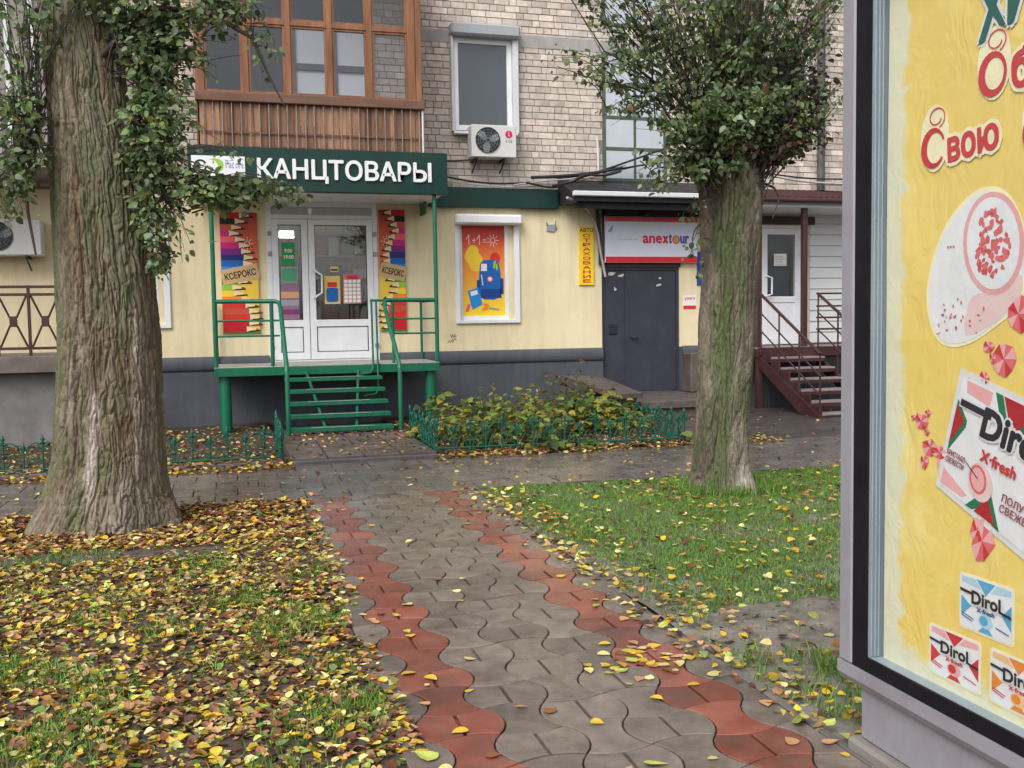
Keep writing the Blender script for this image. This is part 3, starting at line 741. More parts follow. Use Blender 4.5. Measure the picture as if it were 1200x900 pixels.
# ---- grey-blue metal door with sign and step
m_bluedoor = mat('slate_blue_paint', srgb(54, 56, 68), .45, var=.08, scale=3, bump=.15, bscale=40, dirt=srgb(70, 73, 86), dirt_amt=.35, dirt_scale=3)
x0, x1, z0, z1 = METALDOOR
md = MB(); md.box(x0, x0 + .05, BW + .02, BW + .12, z0, z1); md.box(x1 - .05, x1, BW + .02, BW + .12, z0, z1); md.box(x0 + .05, x1 - .05, BW + .02, BW + .12, z1 - .05, z1)
mdo = md.build('metal_door', m_bluedoor, bld)
MB().box(x0 + .053, x0 + .46, BW + .05, BW + .10, z0 + .01, z1 - .053, .006).build('door_leaf', m_bluedoor, mdo)
MB().box(x0 + .468, x1 - .053, BW + .035, BW + .10, z0 + .01, z1 - .053, .006).build('door_leaf', m_bluedoor, mdo)
MB().box(x0 + .452, x0 + .485, BW + .028, BW + .05, z0 + .012, z1 - .056, .004).build('cover_strip', m_bluedoor, mdo)
MB().box(x0 + .14, x0 + .30, BW + .03, BW + .052, 1.30, 1.48, .01).build('lock_plate', m_dark, mdo)
MB().tube([(x0 + .55, BW + .04, 1.24), (x0 + .55, BW - .02, 1.24), (x0 + .68, BW - .02, 1.235)], .016, 8).build('handle', m_dark, mdo)
m_paper = mat('torn_paper', (.55, .54, .52), .8, var=.2, scale=30)
for (px_, pz_, a_, b_) in ((x0 + .20, 2.36, .07, .03), (x0 + .38, 2.33, .06, .022), (x0 + .27, 2.09, .022, .03), (x0 + 1.12, 2.28, .025, .02), (x0 + 1.1, 2.16, .05, .02)):
    MB().prism(ell(px_, pz_, a_, b_, .3, 9, .3, r4), WALL(BW + .033 if px_ > x0 + .46 else BW + .048), 0, .003).build('paper_scrap', m_paper, mdo)
box('door_lintel', mat('brown_lintel', srgb(66, 56, 56), .6), bld, x0 - .0, x1 + .02, BW - .025, BW + .0195, z1 + .003, z1 + .075)

# ---- white side door on the raised landing
x0, x1, z0, z1 = SIDEDOOR
sd_ = MB(); F = .06
sd_.box(x0, x0 + F, BW, BW + .08, z0, z1); sd_.box(x1 - F, x1, BW, BW + .08, z0, z1); sd_.box(x0 + F, x1 - F, BW, BW + .08, z1 - F, z1)
sdo = sd_.build('side_door', m_white, bld)
L = MB(); a, c = x0 + F + .003, x1 - F - .003; st = .11
L.box(a, a + st, BW - .01, BW + .06, z0 + .01, z1 - F - .003); L.box(c - st, c, BW - .01, BW + .06, z0 + .01, z1 - F - .003)
L.box(a + st, c - st, BW - .01, BW + .06, z0 + .01, z0 + .12); L.box(a + st, c - st, BW - .01, BW + .06, 1.83, 1.94); L.box(a + st, c - st, BW - .01, BW + .06, z1 - F - .11, z1 - F - .003)
L.build('door_leaf', m_white, sdo)
MB().box(a + st, c - st, BW + .01, BW + .04, z0 + .12, 1.83, .006).build('door_panel', m_white, sdo)
MB().box(a + st, c - st, BW + .015, BW + .022, 1.94, z1 - F - .11, 0).build('pane', m_pane, sdo)
MB().box(a + st, c - st, BW + .20, BW + .21, 1.94, z1 - F - .11, 0).build('blind', m_curtain, sdo)
for zz in (1.3, 2.7, 3.0): MB().box(c - .02, c + .05, BW - .035, BW - .011, zz - .04, zz + .04, .006).build('hinge', m_white, sdo)
MB().tube([(a + .07, BW - .01, 1.95), (a + .07, BW - .07, 1.95), (a + .16, BW - .08, 1.98), (a + .16, BW - .08, 2.28), (a + .07, BW - .07, 2.31), (a + .07, BW - .01, 2.31)], .018, 8).build('handle', m_white, sdo)
tp = thing('paper_notice', (9.72, BW - .02, 2.5), 'white paper notice taped to the glass of the raised side door', 'notice')
flat('sheet', rect(9.60, 2.50, 9.86, 2.72), pr['white'], tp, WALL(BW), -.012, .001)
multi('print', [rect(9.62, 2.52 + k * .03, 9.84 - (k % 3) * .03, 2.528 + k * .03) for k in range(6)], pr['grey'], tp, WALL(BW), -.0105, .0006)
# brown reveal boards around that door
box('door_casing', m_brown, bld, 9.06, 9.275, BW - .05, BW + .02, 1.05, 3.40); box('door_casing', m_brown, bld, 9.28, 10.42, BW - .05, BW - .003, 3.25, 3.40)
box('door_casing', mat('stone_reveal', (.42, .38, .33), .8, col2=(.58, .54, .48), scale=14, bump=.5), bld, 10.205, 10.318, BW - .045, BW - .003, 1.05, 3.245)

# ---- white horizontal siding right of the side door, board by board
m_siding = mat('white_siding', (.70, .71, .72), .45, var=.04, scale=2, dirt=(.5, .49, .46), dirt_amt=.2, piece=False)
sw = MB().quad((10.32, BW - .004, 1.06), (14, BW - .004, 1.06), (14, BW - .004, 3.62), (10.32, BW - .004, 3.62)).build('siding_wall', m_greymetal, bld)
bm_ = MB(); T0 = lambda u, v, w: (u, v, w)
sbm = MB().add([(0, -.008, 0), (3.7, -.008, 0), (3.7, -.034, .008), (0, -.034, .008), (0, -.012, .196), (3.7, -.012, .196)], [(0, 1, 2, 3), (3, 2, 5, 4), (4, 5, 1, 0), (0, 3, 4), (1, 5, 2)]).mesh('siding_board', m_siding)
zz = 1.07
while zz < 3.45:
    o = bpy.data.objects.new('siding_board', sbm); COL.objects.link(o); o.parent = sw; o.location = (10.322, BW - .003, zz); zz += .2

# ---- glazed wooden balcony over the shop
by = 14.85
bal = box('balcony', m_oldwood, bld, BALX[0] - .03, BALX[1] + .06, by - .02, BW - .013, 4.02, 4.15)
MB().box(BALX[0] - .05, BALX[1] + .05, by - .09, by + .05, 4.765, 4.905, .012).build('sill_beam', m_oldwood, bal)
npl = 34; pw = (BALX[1] - BALX[0]) / npl
plm = MB().box(-pw / 2 + .002, pw / 2 - .002, -.011, .011, 0, .615, .003).mesh('plank', m_plank)
for k in range(npl):
    o = bpy.data.objects.new('plank', plm); COL.objects.link(o); o.parent = bal; o.location = (BALX[0] + (k + .5) * pw, by + r4.uniform(-.004, .004), 4.152); o.rotation_euler = (0, r4.gauss(0, .004), 0)
m_bar = mat('bare_steel_bar', (.26, .24, .23), .5, var=.25, scale=10, metal=.3)
for k in range(25):
    x = BALX[0] + .06 + k * (BALX[1] - BALX[0] - .1) / 24
    MB().tube([(x, by - .05, 4.13), (x, by - .05, 4.768)], .0085, 6).build('bar', m_bar, bal)
MB().box(BALX[0], BALX[1], by - .043, by - .033, 4.33, 4.352, 0).build('bar_rail', m_oldwood, bal)
MB().tube([(BALX[1] + .015, by - .04, 4.0), (BALX[1] + .015, by - .04, 4.77)], .016, 8).build('bar', m_whitemetal, bal)
# frame posts, transom and panes
mx = [-.33, .30, .905, 1.505, 2.09, 2.72]; fz0, fz1, fzt = 4.906, 7.2, 5.93
for k, x in enumerate(mx):
    w_ = .06 if k in (0, 5) else .042
    MB().box(x - w_, x + w_, by - .05, by + .04, fz0, fz1, .006).build('mullion', m_wood, bal)
for k in range(5):
    a, c = mx[k] + (.06 if k == 0 else .042), mx[k + 1] - (.06 if k == 4 else .042)
    MB().box(a, c, by - .045, by + .035, fzt - .035, fzt + .035, .006).build('transom', m_wood, bal)
    for (u0_, u1_) in ((fz0, fzt - .035), (fzt + .035, fz1)):
        s = MB(); t_ = .032
        s.box(a, a + t_, by - .03, by + .02, u0_, u1_); s.box(c - t_, c, by - .03, by + .02, u0_, u1_); s.box(a + t_, c - t_, by - .03, by + .02, u0_, u0_ + t_); s.box(a + t_, c - t_, by - .03, by + .02, u1_ - t_, u1_)
        s.build('sash', m_wood, bal)
        MB().box(a + t_, c - t_, by - .008, by - .003, u0_ + t_, u1_ - t_, 0).build('pane', m_pane, bal)
box('balcony_corner', m_wood, bld, BALX[1] - .075, BALX[1] + .01, by - .055, by + .06, fz0, fz1)
# balcony side walls and slab above
box('balcony_side', m_plank, bld, BALX[1] + .012, BALX[1] + .035, by + .062, BW - .014, 4.152, 7.2); box('balcony_side', m_plank, bld, BALX[0] - .04, BALX[0] - .015, by, BW - .014, 4.152, 7.2)
box('balcony_roof', m_conc, bld, BALX[0] - .1, BALX[1] + .12, by - .1, BW - .014, 7.21, 7.32)
MB().box(-.33, 2.30, BW - .025, BW - .014, 4.16, 7.2, 0).build('dimming_panel', mat('balcony_painted_shade', (.045, .045, .055), .8, var=.3, scale=2), bal)  # dark panel added over the bricks, painting in the balcony's interior shade
# inner white balcony window and door seen through the glazing
for (a, c) in ((1.02, 1.62), (1.66, 2.30)):
    ops = (a, c, 4.7, 6.1)
    f = MB(); 
    f.box(a, a + .07, BW - .10, BW - .03, 4.6, 6.3); f.box(c - .07, c, BW - .10, BW - .03, 4.6, 6.3); f.box(a + .07, c - .07, BW - .10, BW - .02, 5.55, 5.65); f.box(a + .07, c - .07, BW - .10, BW - .02, 6.2, 6.3); f.box(a + .07, c - .07, BW - .10, BW - .02, 4.6, 4.68)
    f.build('inner_window_frame', mat('inner_frame_grey', (.10, .11, .13), .5), bal)
    for (p, q_) in ((4.68, 5.55), (5.65, 6.2)):
        MB().box(a + .07, c - .07, BW - .06, BW - .05, p, q_, 0).build('inner_blind', mat('white_blind', (.86, .88, .90), .6, var=.03), bal)

# ---- left: weathered balcony and raised porch with brown railing
lb_ = box('balcony', m_conc, bld, -6.0, -2.12, 14.5, BW - .013, 3.72, 3.86)
m_grplank = mat('grey_weathered_board', (.20, .175, .16), .75, col2=(.36, .33, .31), scale=9, stretch=(1, 1, .1), bump=.4, bscale=50, piece=True, objvar=.25)
pm2 = MB().box(-.058, .058, -.012, .012, 0, 2.9, .004).mesh('plank', m_grplank)
for k in range(12):
    o = bpy.data.objects.new('plank', pm2); COL.objects.link(o); o.parent = lb_; o.location = (-2.19 - k * .122, 14.52, 3.863)
MB().box(-6.0, -3.62, 14.508, 14.53, 3.863, 6.8).build('plank_panel', m_grplank, lb_)
MB().box(-2.118, -2.09, 14.51, BW - .013, 3.863, 6.8).build('side_panel', m_grplank, lb_)
for x in (-2.45, -2.75): MB().box(x - .03, x + .03, 14.47, 14.505, 4.0, 6.7, .005).build('frame_post', m_whitemetal, lb_)
# ================================================================ SHOP PORCH
rp = random.Random(11)
PX0, PX1, PY0, PY1, PZ = -.27, 3.02, 14.62, 15.95, .945
porch = thing('entrance_porch', (1.37, 14.9, 0), 'green painted steel porch with open stairs up to the stationery shop door', 'porch')
m_deck = mat('porch_deck', (.30, .285, .27), .55, col2=(.42, .40, .385), scale=5, bump=.4, dirt=(.16, .14, .12), dirt_amt=.5)
fr = MB()
fr.box(PX0, PX1, PY0 - .03, PY0 + .03, PZ - .125, PZ - .003, .006); fr.box(PX0, PX0 + .06, PY0 + .031, PY1, PZ - .12, PZ - .004, .006); fr.box(PX1 - .06, PX1, PY0 + .031, PY1, PZ - .12, PZ - .004, .006)
for x in (.7, 1.4, 2.1): fr.box(x, x + .06, PY0 + .031, PY1, PZ - .12, PZ - .03, .004)
fr.build('platform_frame', m_green, porch)
MB().box(PX0 + .003, PX1 - .003, PY0 - .026, PY1, PZ - .002, PZ + .014, .004).build('deck', m_deck, porch)
for x in (PX0 + .14, PX1 - .12): MB().tube([(x, PY0 + .12, -.05), (x, PY0 + .12, PZ - .125)], .085, 14).build('column', m_green, porch)
for x in (PX0 + .03, PX1 - .03): MB().tube([(x, PY0, PZ + .014), (x, PY0, 3.52)], .032, 10).build('post', m_green, porch)
# railings on the landing: front-left panel, right panel, both sides
RT = 1.90
def rail(pts, r, nm='rail'): MB().tube(pts, r, 10).build(nm, m_green, porch)
SX0, SX1, SF = .66, 2.20, 13.38
rail([(PX0 + .03, PY0, RT), (SX0 - .06, PY0, RT), (SX0, PY0 - .03, RT - .02), (SX0 + .015, PY0 - .12, RT - .10), (SX0 + .02, SF, .98), (SX0 + .02, SF - .02, .90), (SX0 + .02, SF - .02, .06)], .032, 'handrail')
rail([(SX1 - .22, PY0 - .02, RT - .002), (SX1 + .04, PY0 - .02, RT - .002)], .02, 'rail')
rail([(PX1 - .03, PY0, RT), (SX1 + .04, PY0, RT), (SX1, PY0 - .03, RT - .02), (SX1 - .015, PY0 - .12, RT - .10), (SX1, SF, .98), (SX1, SF - .02, .90), (SX1, SF - .02, .06)], .032, 'handrail')
rail([(SX0 - .11, PY0, PZ), (SX0 - .11, PY0, RT)], .028, 'rail_post'); rail([(SX1 + .12, PY0, PZ), (SX1 + .12, PY0, RT)], .024, 'rail_post')
for zz in (1.62, 1.40): rail([(PX0 + .03, PY0, zz), (SX0 + .0, PY0, zz)], .014, 'cross_rail'); rail([(SX1 + .06, PY0, zz), (PX1 - .03, PY0, zz)], .014, 'cross_rail')
for x in (PX0 + .03, PX1 - .03):
    rail([(x, PY0, RT), (x, PY1 - .03, RT)], .024)
    rail([(x, PY1 - .06, PZ), (x, PY1 - .06, RT)], .022, 'rail_post')
    for zz in (1.62, 1.40): rail([(x, PY0, zz), (x, PY1 - .06, zz)], .012, 'cross_rail')
# bent return bars at the right of the stairs
for k, dx in enumerate((0, .07)):
    rail([(SX1 - .20 + dx, PY0 - .02, RT), (SX1 - .20 + dx, PY0 - .04, RT - .30), (SX1 - .20 + dx, PY0 - .06, PZ - .05 - k * .32), (SX1 - .24 + dx, PY0 - .08, PZ - .12 - k * .32), (SX1 - .42 + dx, PY0 - .10, PZ - .14 - k * .32)], .016, 'bent_bar')
m_nose = mat('worn_tread_edge', (.42, .43, .44), .4, var=.2, scale=14, metal=.2)
for k in range(5):
    zt = .157 * (k + 1); yt = SF + .255 * k - .02
    t = MB(); t.box(SX0 + .04, SX1 - .09, yt, yt + .045, zt - .055, zt, .005); t.box(SX0 + .04, SX1 - .09, yt + .19, yt + .225, zt - .05, zt - .002, .005)
    to = t.build('tread', m_green, porch)
    tp_ = MB(); 
    for q in range(4): tp_.box(SX0 + .05, SX1 - .10, yt + .050 + q * .036, yt + .072 + q * .036, zt - .02, zt - .003, .003)
    tp_.build('tread_grid', m_green, to)
    MB().box(SX0 + .32, SX1 - .36, yt - .004, yt + .03, zt + .001, zt + .006, .001).build('nosing', m_nose, to)
st_ = MB()
for x in (SX0 + .36, SX1 - .42):
    d = .12 if x < 1.3 else -.12
    st_.tube([(x, PY0 - .03, PZ - .08), (x + d * 1.6, SF + .02, .02)], .022, 8)
st_.build('stringer', m_green, porch)
# canopy over the landing, carried by the posts and the wall
can = MB(); can.box(-.50, 3.16, PY0 + .03, BW - .012, 3.50, 3.56, .004)
can.build('canopy_soffit', m_white, porch)
MB().box(-.47, 3.13, PY0 + .04, BW - .02, 3.562, 4.0, .004).build('canopy_box', m_dgreen, porch)
MB().box(3.02, 3.05, BW - .45, BW - .02, 3.30, 3.495, .004).build('canopy_bracket', m_green, porch)

# ---- fascia sign
sg = thing('shop_sign', (1.3, 14.58, 3.46), 'dark green fascia sign with white Cyrillic letters above the shop porch', 'sign')
MB().box(-.53, 3.18, 14.52, PY0 + .028, 3.47, 4.085, .006).build('panel', m_dgreen, sg)
TS = WALL(14.52)
m_letter = mat('white_letter', (.80, .81, .82), .35, var=.03)
text('КАНЦТОВАРЫ', m_letter, sg, TS, .41, 3.585, 2.93, 3.935, .001, .022, .03, name='letters')
flat('logo_panel', rect(-.48, 3.665, .245, 3.945), m_letter, sg, TS, .008, .007)
MB().prism(ell(-.16, 3.81, .115, .10), TS, .008, .0095).build('logo_disc', pr['lime'], sg); MB().prism(ell(-.21, 3.80, .085, .085), TS, .0095, .011).build('logo_disc', pr['white'], sg)
multi('logo_ring', ring(-.36, 3.80, .09, .09, .025), pr['black'], sg, TS, .0105)
text('Fac', pr['lilac'], sg, TS, -.02, 3.775, .10, 3.89, .0095, .01)
text('ore', pr['lilac'], sg, TS, .115, 3.775, .225, 3.85, .0095, .01)

# ---- pencil panels beside the door
def pencil_panel(x0, x1, z0, z1, mirror, label):
    t = thing('pencil_panel', ((x0 + x1) / 2, BW - .03, z0), label, 'advert panel')
    y = BW - .045; T = WALL(y); W = x1 - x0; H_ = z1 - z0; rr = random.Random(5)
    MB().box(x0, x1, y, BW - .006, z0, z1, .004).build('board', grad_mat('pencil_bg' + str(mirror), 2, [(0, srgb(235, 190, 60)), (.42, srgb(236, 200, 70)), (.5, srgb(225, 110, 50)), (.75, srgb(215, 85, 45)), (1, srgb(165, 30, 40))], z0, z1), t)
    MB().box(x0 - .01, x1 + .01, y + .004, BW - .004, z0 - .02, z0 - .002, .003).build('trim', pr['green'], t)
    X = (lambda a: x1 - a * W) if mirror else (lambda a: x0 + a * W)
    cols = ['crimson', 'crimson', 'red', 'brick', 'red', 'orange', 'yellow', 'lime', 'green', 'cyan', 'sky', 'blue', 'navy', 'violet', 'magenta', 'pink', 'magenta', 'brick', 'black', 'crimson']
    pr['brick'] = flatmat('print_brick', srgb(196, 84, 60)); n = len(cols); hh = H_ / n
    for k, cn in enumerate(cols):
        v = z0 + (k + .5) * hh; f = k / (n - 1)
        # the tips step in towards the slanted board in the middle
        L = .25 + .48 * abs(math.sin(f * math.pi * 2 + .9)) * (1 - .35 * f) + rr.uniform(-.04, .04)
        q = lambda pts: [(X(a), z0 + b) for a, b in pts]
        vv = v - z0; h2 = hh * .5
        multi('pencil', [q([(0, vv - h2), (L, vv - h2), (L, vv + h2), (0, vv + h2)])], pr[cn], t, T, .002 + .0002 * (k % 2))
        multi('pencil_wood', [q([(L, vv - h2), (L + .26, vv - h2 * .25), (L + .26, vv + h2 * .15), (L, vv + h2 * .95)])], pr['cream'], t, T, .003)
        multi('pencil_lead', [q([(L + .26, vv - h2 * .3), (L + .36, vv - h2 * .2), (L + .26, vv + h2 * .2)])], pr['black'] if k % 3 else pr[cn], t, T, .0035)
        multi('pencil_shadow', [q([(L - .02, vv - h2), (L + .38, vv - h2 * .75), (L + .36, vv - h2 * .3), (L + .1, vv - h2 * .5)])], pr['black'], t, T, .0037)
    rot = .20 if not mirror else -.20
    cz = z0 + H_ * .485; cx = (x0 + x1) / 2; s = rot
    qq = lambda a, b: (cx + a * W * math.cos(s) - b * math.sin(s), cz + a * W * math.sin(s) + b * math.cos(s))
    multi('name_board', [[qq(-.5, -.12), qq(.51, -.12), qq(.51, .12), qq(-.5, .12)]], pr['tan'], t, T, .0055)
    text('КСЕРОКС', pr['black'], t, T, cx - W * .42, cz - .055, cx + W * .44, cz + .055, .0065, .02, .0005, rot=s)
    sx = X(.72); sz = z0 + H_ * .74
    multi('chalk_sun', ring(sx, sz, .045, .05, .012, n=18) + [stroke([(sx + .06 * math.cos(a), sz + .065 * math.sin(a)), (sx + .09 * math.cos(a), sz + .10 * math.sin(a))], .01)[0] for a in [2 * math.pi * k / 8 for k in range(8)]], pr['cream'], t, T, .0045)
pencil_panel(-.14, .42, 1.45, 3.32, False, 'tall coloured pencils advert panel left of the shop door')
pencil_panel(2.34, 2.76, 1.45, 3.40, True, 'tall coloured pencils advert panel right of the shop door')

# ---- green band along the wall, galvanised plate, graffiti
gb = thing('green_fascia_band', (4.3, BW - .1, 3.46), 'dark green metal band on the wall between porch roof and black canopy', 'fascia')
MB().box(3.17, 5.40, BW - .12, BW - .006, 3.455, 3.78, .006).build('band', m_dgreen, gb)
wp = thing('wall_bracket', (5.29, BW - .05, 3.1), 'small galvanised lamp bracket plate on the cream wall', 'bracket')
flat('plate', [(5.21, 3.09), (5.33, 3.07), (5.40, 3.14), (5.36, 3.20), (5.22, 3.19)], m_greymetal, wp, WALL(BW - .004), .02, .018)
MB().tube([(5.36, BW - .02, 3.12), (5.36, BW - .07, 3.26)], .009, 6).build('spike', m_greymetal, wp); MB().tube([(5.22, BW - .02, 3.18), (5.20, BW - .06, 3.22)], .009, 6).build('spike', m_dark, wp)
gf = thing('graffiti_scribble', (3.55, BW - .002, 1.2), 'small dark graffiti scribble on the cream wall below the poster window', 'graffiti')
multi('scribble', stroke([(3.50, 1.36), (3.52, 1.30), (3.54, 1.35), (3.55, 1.30)], .008) + stroke([(3.58, 1.36), (3.56, 1.32), (3.60, 1.33), (3.57, 1.29)], .008) + stroke([(3.45, 1.21), (3.48, 1.25), (3.50, 1.22), (3.53, 1.27), (3.54, 1.22), (3.57, 1.28), (3.60, 1.25)], .007), pr['black'], gf, WALL(BW), .002)

# ---- yellow insurance sign
ys = thing('insurance_sign', (5.92, BW - .02, 2.15), 'narrow yellow vertical sign with red Cyrillic letters left of the metal door', 'sign')
MB().box(5.79, 6.06, BW - .035, BW - .004, 2.16, 3.165, .005).build('panel', flatmat('sign_yellow', srgb(246, 206, 40), .35), ys)
TY = WALL(BW - .035); m_rl = flatmat('sign_red_letter', srgb(190, 50, 35))
text('АВТО', pr['black'], ys, TY, 5.80, 3.075, 6.05, 3.145, .002, .02)
for k, ch in enumerate('СТРАХОВАНИЕ'): text(ch, m_rl, ys, TY, 5.855, 2.985 - k * .078, 5.995, 3.043 - k * .078, .002, .035)

# ---- travel agency sign
ta = thing('travel_agency_sign', (7.1, BW - .08, 2.53), 'white and red travel agency sign above the slate blue metal door', 'sign')
MB().box(6.24, 7.99, BW - .11, BW - .006, 2.545, 3.345, .005).build('panel', mat('sign_white', (.66, .68, .80), .16, var=.04, scale=2, rvar=.03, spec=.6), ta)
TT = WALL(BW - .11); m_sr = flatmat('sign_red', srgb(214, 30, 52), .2)
flat('red_stripe', rect(6.245, 2.55, 7.985, 2.65), m_sr, ta, TT, .002); flat('red_stripe', rect(6.245, 3.255, 7.985, 3.34), m_sr, ta, TT, .002)
m_mag = flatmat('sign_magenta', srgb(206, 40, 84)); m_nav = flatmat('sign_navy', srgb(70, 70, 150))
text('ane', m_mag, ta, TT, 6.94, 2.88, 7.31, 3.02, .002, .03); text('x', m_sr, ta, TT, 7.32, 2.88, 7.43, 3.02, .002, .04)
text('t', m_nav, ta, TT, 7.435, 2.88, 7.50, 3.05, .002, .03); text('ur', m_nav, ta, TT, 7.655, 2.88, 7.83, 3.02, .002, .03)
multi('letter_disc', [ell(7.578, 2.95, .06, .066)], pr['orange'], ta, TT, .002); multi('letter_ring', ring(7.578, 2.95, .07, .074, .014), m_nav, ta, TT, .0025)
text('турагенція', pr['grey'], ta, TT, 6.47, 2.93, 6.84, 2.965, .002, .0)
flat('faded_mark', [(6.29, 3.08), (6.36, 3.07), (6.40, 3.20), (6.33, 3.14)], pr['lilac'], ta, TT, .0015)
MB().box(6.95, 7.06, BW - .25, BW - .112, 3.35, 3.42, .01).build('spotlight', m_dark, ta)
bs = thing('blue_sign', (8.03, BW - .02, 2.2), 'narrow blue sign partly hidden behind the right tree trunk', 'sign')
MB().box(8.03, 8.5, BW - .03, BW - .004, 2.15, 2.75, .004).build('panel', flatmat('sign_blue', srgb(40, 70, 150)), bs)
rs = thing('small_notice', (7.85, BW - .01, 1.75), 'small white and red notice on the wall right of the metal door', 'notice')
flat('sheet', rect(7.76, 1.72, 8.02, 1.98), pr['white'], rs, WALL(BW), .004, .003); flat('print', rect(7.765, 1.725, 8.015, 1.79), pr['red'], rs, WALL(BW), .005); text('увага', pr['red'], rs, WALL(BW), 7.79, 1.88, 7.99, 1.94, .005, .02)

# ---- dark metal canopy over the travel agency door
ev = thing('entry_canopy', (6.7, 15.5, 3.5), 'black sheet metal canopy with pale gutter edge over the slate blue door', 'canopy')
e = MB(); X0, X1 = 5.42, 8.45
e.add([(X0, BW - .012, 3.52), (X1, BW - .012, 3.52), (X1, 15.15, 3.50), (X0 + .0, 15.15, 3.50), (X0, BW - .012, 3.96), (X1, BW - .012, 3.96), (X1, 15.15, 3.60), (X0, 15.15, 3.60)], [(0, 1, 2, 3), (4, 5, 6, 7), (0, 3, 7, 4), (1, 2, 6, 5), (3, 2, 6, 7), (0, 1, 5, 4)])
e.build('roof_sheet', m_dark, ev)
MB().box(X0 - .04, X1, 15.06, 15.145, 3.575, 3.655, .012).build('gutter', m_whitemetal, ev)
MB().box(X0 + .05, X1, 15.3, 15.36, 3.40, 3.498, .004).build('beam', m_dark, ev)
MB().box(X0 + .82, X1, 15.9, BW - .012, 3.36, 3.515, .004).build('wall_beam', m_dark, ev)

# ---- air conditioners
m_acw = mat('ac_white', (.66, .66, .65), .45, var=.05, scale=4, dirt=(.46, .44, .41), dirt_amt=.3)
m_acg = mat('ac_grille', (.16, .17, .18), .5)
def aircon(x, y, z, w, h, d, fx, label, logo):
    t = thing('air_conditioner', (x + w / 2, y + d / 2, z), label, 'air conditioner')
    MB().box(x, x + w, y, y + d, z, z + h, .012).build('casing', m_acw, t)
    T = WALL(y); cx, cz, r = x + fx * w, z + h * .52, h * .40
    multi('fan_opening', [ell(cx, cz, r, r, 0, 36)], m_dark, t, T, .002)
    g = MB()
    for k in range(5):
        rr = r * (k + 1) / 5
        g.tube([(cx + rr * math.cos(a), y - .012, cz + rr * math.sin(a)) for a in [2 * math.pi * i / 28 for i in range(28)]], .0045, 5, closed=True)
    for k in range(16):
        a = 2 * math.pi * k / 16; g.tube([(cx + .02 * math.cos(a), y - .011, cz + .02 * math.sin(a)), (cx + r * math.cos(a), y - .011, cz + r * math.sin(a))], .004, 5)
    g.build('grille', m_acg, t)
    f = MB()
    for k in range(3):
        a = 2 * math.pi * k / 3 + .4; ca, sa = math.cos(a), math.sin(a); p = lambda u, v: (cx + u * ca - v * sa, cz + u * sa + v * ca)
        f.prism([p(.02, -.02), p(r * .5, -.07), p(r * .9, -.05), p(r * .92, .04), p(r * .5, .05), p(.02, .02)], T, .003, .006)
    f.build('fan_blades', m_greymetal, t)
    for bx in (x + w * .1, x + w * .72):
        MB().box(bx, bx + .035, y + .02, BW - .015, z - .04, z - .003, .003).build('bracket', m_dark, t)
        MB().tube([(bx + .017, y + .04, z - .04), (bx + .017, BW - .02, z - .2)], .012, 6).build('bracket', m_dark, t)
    if logo:
        multi('logo_disc', [ell(x + w * .83, z + h * .72, .062, .062)], flatmat('logo_crimson', srgb(200, 40, 90)), t, T, .003)
        multi('logo_face', stroke([(x + w * .83, z + h * .79), (x + w * .83, z + h * .68), (x + w * .85, z + h * .68)], .008), pr['white'], t, T, .004)
        text('LG', flatmat('logo_grey', srgb(110, 120, 118)), t, T, x + w * .76, z + h * .47, x + w * .90, z + h * .56, .003, .02)
    return t
aircon(3.83, 15.62, 4.24, .76, .52, .30, .36, 'white air conditioner unit with round fan grille under the upper window', True)
aircon(-3.45, 15.60, 2.62, .82, .52, .30, .30, 'white air conditioner unit on the cream wall left of the left tree', False)

# ---- raised porch at far left with brown railing
lp = thing('side_porch', (-3.9, 14.9, 0), 'raised concrete porch with brown cross pattern railing left of the left tree', 'porch')
MB().box(-6.5, -2.12, 13.9, BW - .04, .98, 1.20, .01).build('slab', mat('porch_slab', (.10, .085, .075), .7, col2=(.18, .15, .135), scale=4, bump=.5), lp)
MB().box(-6.4, -2.2, 14.1, BW - .04, -.05, .975, .01).build('base_wall', mat('porch_base', (.13, .125, .125), .8, col2=(.22, .21, .21), scale=3, bump=.6), lp)
ry = 13.98; zb, zt = 1.30, 2.00
for zz in (zb, zt, zt + .10): MB().box(-6.4, -2.14, ry - .018, ry + .018, zz - .018, zz + .018, .004).build('rail', m_brown, lp)
x = -2.16; k = 0
while x > -5.2:
    MB().box(x - .018, x + .018, ry - .022, ry + .022, 1.20, zt + .12, .004).build('baluster', m_brown, lp)
    a, c = x - .36, x - .02
    g = MB(); mxx, mzz = (a + c) / 2, (zb + zt) / 2
    for (p, q_) in (((a, zb), (mxx - .04, mzz - .05)), ((c, zb), (mxx + .04, mzz - .05)), ((a, zt), (mxx - .04, mzz + .05)), ((c, zt), (mxx + .04, mzz + .05))):
        g.tube([(p[0], ry, p[1]), (q_[0], ry, q_[1])], .014, 6)
    g.build('cross_bars', m_brown, lp)
    MB().box(mxx - .045, mxx + .045, ry - .02, ry + .02, mzz - .07, mzz + .07, .004).build('cross_block', m_brown, lp)
    x -= .38
MB().tube([(-2.16, ry, 2.1), (-2.16, ry, 3.73)], .03, 8).build('post', m_brown, lp)

